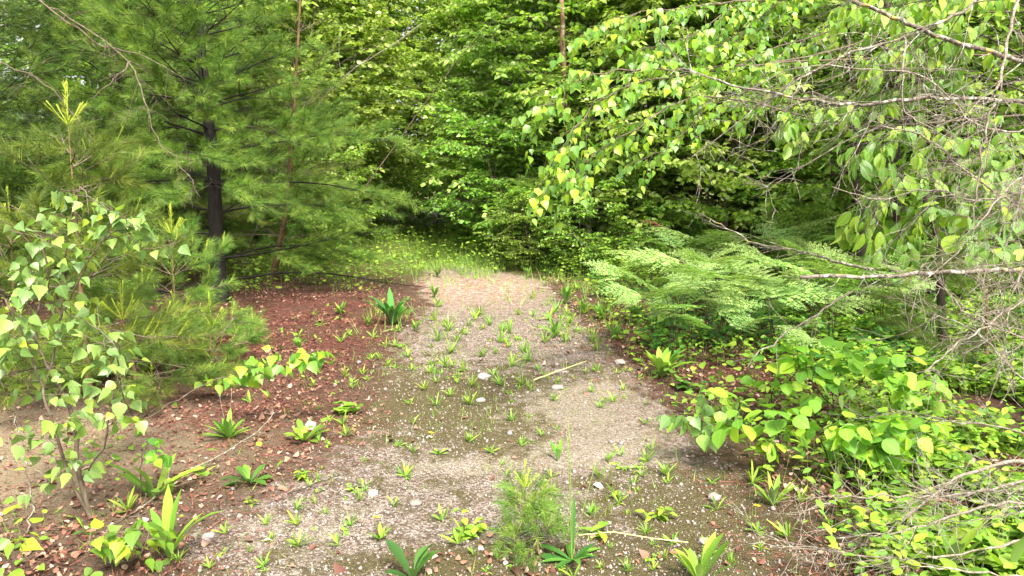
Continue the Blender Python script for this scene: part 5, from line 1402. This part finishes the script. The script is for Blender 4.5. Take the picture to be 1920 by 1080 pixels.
# red fallen needles and fine litter
X, Y = scatter(420000, -1, 1, 2.0, 12.0, rng, 1.2)
d = poly_dist(X, Y, PATH)
k = np.clip(1.6 * blob(X, Y, 560, 600, 2.2, 1.7) + blob(X, Y, 540, 790, 0.7, 0.6) + 0.9 * blob(X, Y, 1500, 690, 1.2, .8), 0, 1) * np.clip(0.25 - d / 0.5, 0, 1) * np.clip((vnoise(X, Y, 0.4, 15) - 0.2) * 2.5, 0.15, 1) + 0.10 * (d < 0.25)
keep = rng.uniform(0, 1, len(X)) < k * 1.0
X, Y = X[keep], Y[keep]
m = len(X)
az = rng.uniform(0, 6.28, m)
dd = np.stack([np.cos(az), np.sin(az), rng.normal(0.05, 0.15, m)], 1)
g = Geo()
p0 = np.stack([X, Y, height(X, Y) + rng.uniform(0.003, 0.012, m)], 1)
g.inst(L_NEEDLE, p0, frames(dd, rng.normal(0, 1, (m, 3)) + [0, 0, 1.5]), rng.uniform(0.04, 0.09, m), 0, rng.uniform(0, 1, m), sx=np.full(m, 0.04))
tag(g.build('needle_litter', M['red_needle']), kind='stuff')
# moss: tiny upright points in patches on the gravel
M['moss'] = leafmat('moss', [(0, (0.045, 0.038, 0.014)), (0.6, (0.10, 0.085, 0.025)), (1, (0.17, 0.18, 0.04))], 0.1, rough=0.8, spec=0.1, under=0)
X, Y = scatter(300000, -1, 1, 2.0, 8.0, rng, 1.4)
d = poly_dist(X, Y, PATH)
k = ((vnoise(X, Y, 0.45, 21) * 0.6 + vnoise(X, Y, 0.12, 22) * 0.4) > 0.52) * np.clip(0.9 + d / 0.4, 0, 1) * 0.5
k = k * (1 - np.clip(1.2 * blob(X, Y, 1150, 765, 0.7, 0.6) + blob(X, Y, 560, 990, 0.5, 0.35), 0, 1))
keep = rng.uniform(0, 1, len(X)) < k
X, Y = X[keep], Y[keep]
m = len(X)
dd = unit(rng.normal(0, 0.55, (m, 3)) + [0, 0, 1.0])
g = Geo()
g.inst(L_NEEDLE, np.stack([X, Y, height(X, Y) - 0.001], 1), frames(dd, rng.normal(0, 1, (m, 3))), rng.uniform(0.005, 0.012, m), 0, rng.uniform(0, 1, m), sx=np.full(m, 0.35))
tag(g.build('moss', M['moss']), kind='stuff')

# ground cover: leafy low growth right of the path, beyond its end and along the far margins
def cover(name, mats, n, dens, rng, y0, y1, hmax, size, tmpl, seed_tint=(0, 1), power=1.0):
    X, Y = scatter(n, -1, 1, y0, y1, rng, power)
    k = dens(X, Y)
    keep = rng.uniform(0, 1, len(X)) < k
    X, Y = X[keep], Y[keep]
    m = len(X)
    hh = hmax * (0.25 + 0.75 * vnoise(X, Y, 0.35, 31)) * rng.uniform(0.1, 1, m)
    az = rng.uniform(0, 6.28, m)
    dd = np.stack([np.cos(az), np.sin(az), rng.normal(0.1, 0.25, m)], 1)
    nn = np.tile([0, 0, 1.0], (m, 1)) + rng.normal(0, 0.35, (m, 3))
    z = height(X, Y)
    g = Geo()
    pos = np.stack([X, Y, z + hh], 1)
    g.inst(tmpl, pos, frames(dd, nn), size * rng.uniform(0.6, 1.2, m), 0, rng.uniform(*seed_tint, m))
    s = rng.uniform(0, 1, m) < 0.35
    foot = np.stack([X + rng.normal(0, 0.02, m), Y + rng.normal(0, 0.02, m), z - 0.005], 1)
    g.sticks(foot[s], pos[s], 0.0015, 0.001, 1)
    return tag(g.build(name, mats), kind='stuff')
def d_right(X, Y):
    d = poly_dist(X, Y, PATH)
    a = np.clip((-d + 0.05) / 0.7, 0, 1) * (X > 0.6) * (vnoise(X, Y, 0.4, 41) > 0.3)
    return a * (0.35 + 0.65 * np.clip((X - Y * 0.36) / 0.9, 0, 1)) * 0.6
cover('undergrowth', [M['lime'], M['green_stem']], 70000, d_right, R_(401), 2.4, 8.0, 0.30, 0.052, L_OVAT)
cover('leafy_groundcover', [M['herb'], M['green_stem']], 90000, lambda X, Y: d_right(X, Y) * np.clip((X - Y * 0.42) / 0.5, 0, 1) + 0.10 * (X > 0.8) * (poly_dist(X, Y, PATH) < -0.1) * (vnoise(X, Y, 0.3, 47) > 0.5), R_(406), 2.4, 10.0, 0.24, 0.06, L_ROUND)
cover('fern_bed_herbs', [M['herb_dark'], M['green_stem']], 60000, lambda X, Y: 0.5 * (poly_dist(X, Y, PATH) < -0.35) * (X > 1.1) * (Y > 5.2) * (vnoise(X, Y, 0.5, 48) > 0.4), R_(407), 5.2, 12.0, 0.26, 0.08, L_MIDO)
def d_far(X, Y):
    d = poly_dist(X, Y, PATH)
    return np.clip((-d) / 0.7 + 0.25, 0.0, 1) * (0.25 + 0.75 * (vnoise(X, Y, 0.6, 42) > 0.4)) * np.clip((Y - 9.0) / 2.0, 0, 1) * (X > -4.2) * (0.5 + 0.5 * (X > -1)) + 0.3 * np.clip((Y - 10.3) / 2, 0, 1) * (d > 0) * (vnoise(X, Y, 0.4, 45) > 0.4)
cover('ground_herbs', [M['herb'], M['green_stem']], 150000, d_far, R_(402), 9.0, 22.0, 0.55, 0.07, L_MID)
def d_left(X, Y):
    return (0.10 * (X < 0) * (poly_dist(X, Y, PATH) < -0.1) * (Y < 9) * (vnoise(X, Y, 0.3, 44) > 0.62)) + 0.5 * (X < -1.2 - 0.22 * Y) * (vnoise(X, Y, 0.5, 43) > 0.42) * (0.25 + np.clip((Y - 8) / 2, 0, 1))
cover('low_weeds', [M['herb'], M['green_stem']], 60000, d_left, R_(403), 2.4, 16.0, 0.22, 0.05, L_MID)
# grass blades
def blades(name, n, dens, rng, y0, y1, L, w, power=1.0):
    X, Y = scatter(n, -1, 1, y0, y1, rng, power)
    keep = rng.uniform(0, 1, len(X)) < dens(X, Y)
    X, Y = X[keep], Y[keep]
    m = len(X)
    dd = unit(rng.normal(0, 0.38, (m, 3)) + [0, 0, 1.0])
    g = Geo()
    g.inst(L_NEEDLE, np.stack([X, Y, height(X, Y) - 0.003], 1), frames(dd, rng.normal(0, 1, (m, 3))), L * rng.uniform(0.3, 1, m), 0, rng.uniform(0, 1, m), sx=np.full(m, w / L))
    return tag(g.build(name, [M['grass']]), kind='stuff')
def g_far(X, Y):
    d = poly_dist(X, Y, PATH)
    clump = (vnoise(X, Y, 0.5, 51) * 0.6 + vnoise(X, Y, 0.15, 52) * 0.4)
    return np.clip((Y - 6.5) / 5, 0, 1) * (clump > np.where(Y > 11.5, 0.4, 0.55)) * np.where(d > 0, 0.2 + 0.6 * np.clip((Y - 9.8) / 2, 0, 1), 1.0) * np.clip(1.2 + d / 2.5, 0, 1) * (X > -1.6) \
        + 0.4 * np.clip((Y - 10.5) / 3, 0, 1) * (clump > 0.5)
blades('grass', 200000, g_far, R_(404), 6.0, 22.0, 0.24, 0.008)

def g_near(X, Y):
    d = poly_dist(X, Y, PATH)
    cl = vnoise(X, Y, 0.22, 61) * 0.5 + vnoise(X, Y, 0.06, 62) * 0.5
    return (cl > 0.62) * 0.6 * (d > -0.6) * (0.35 + 0.65 * np.exp(-((Y - 6.5) / 2.5) ** 2))
blades('short_grass', 90000, g_near, R_(405), 2.2, 10.5, 0.075, 0.0045)
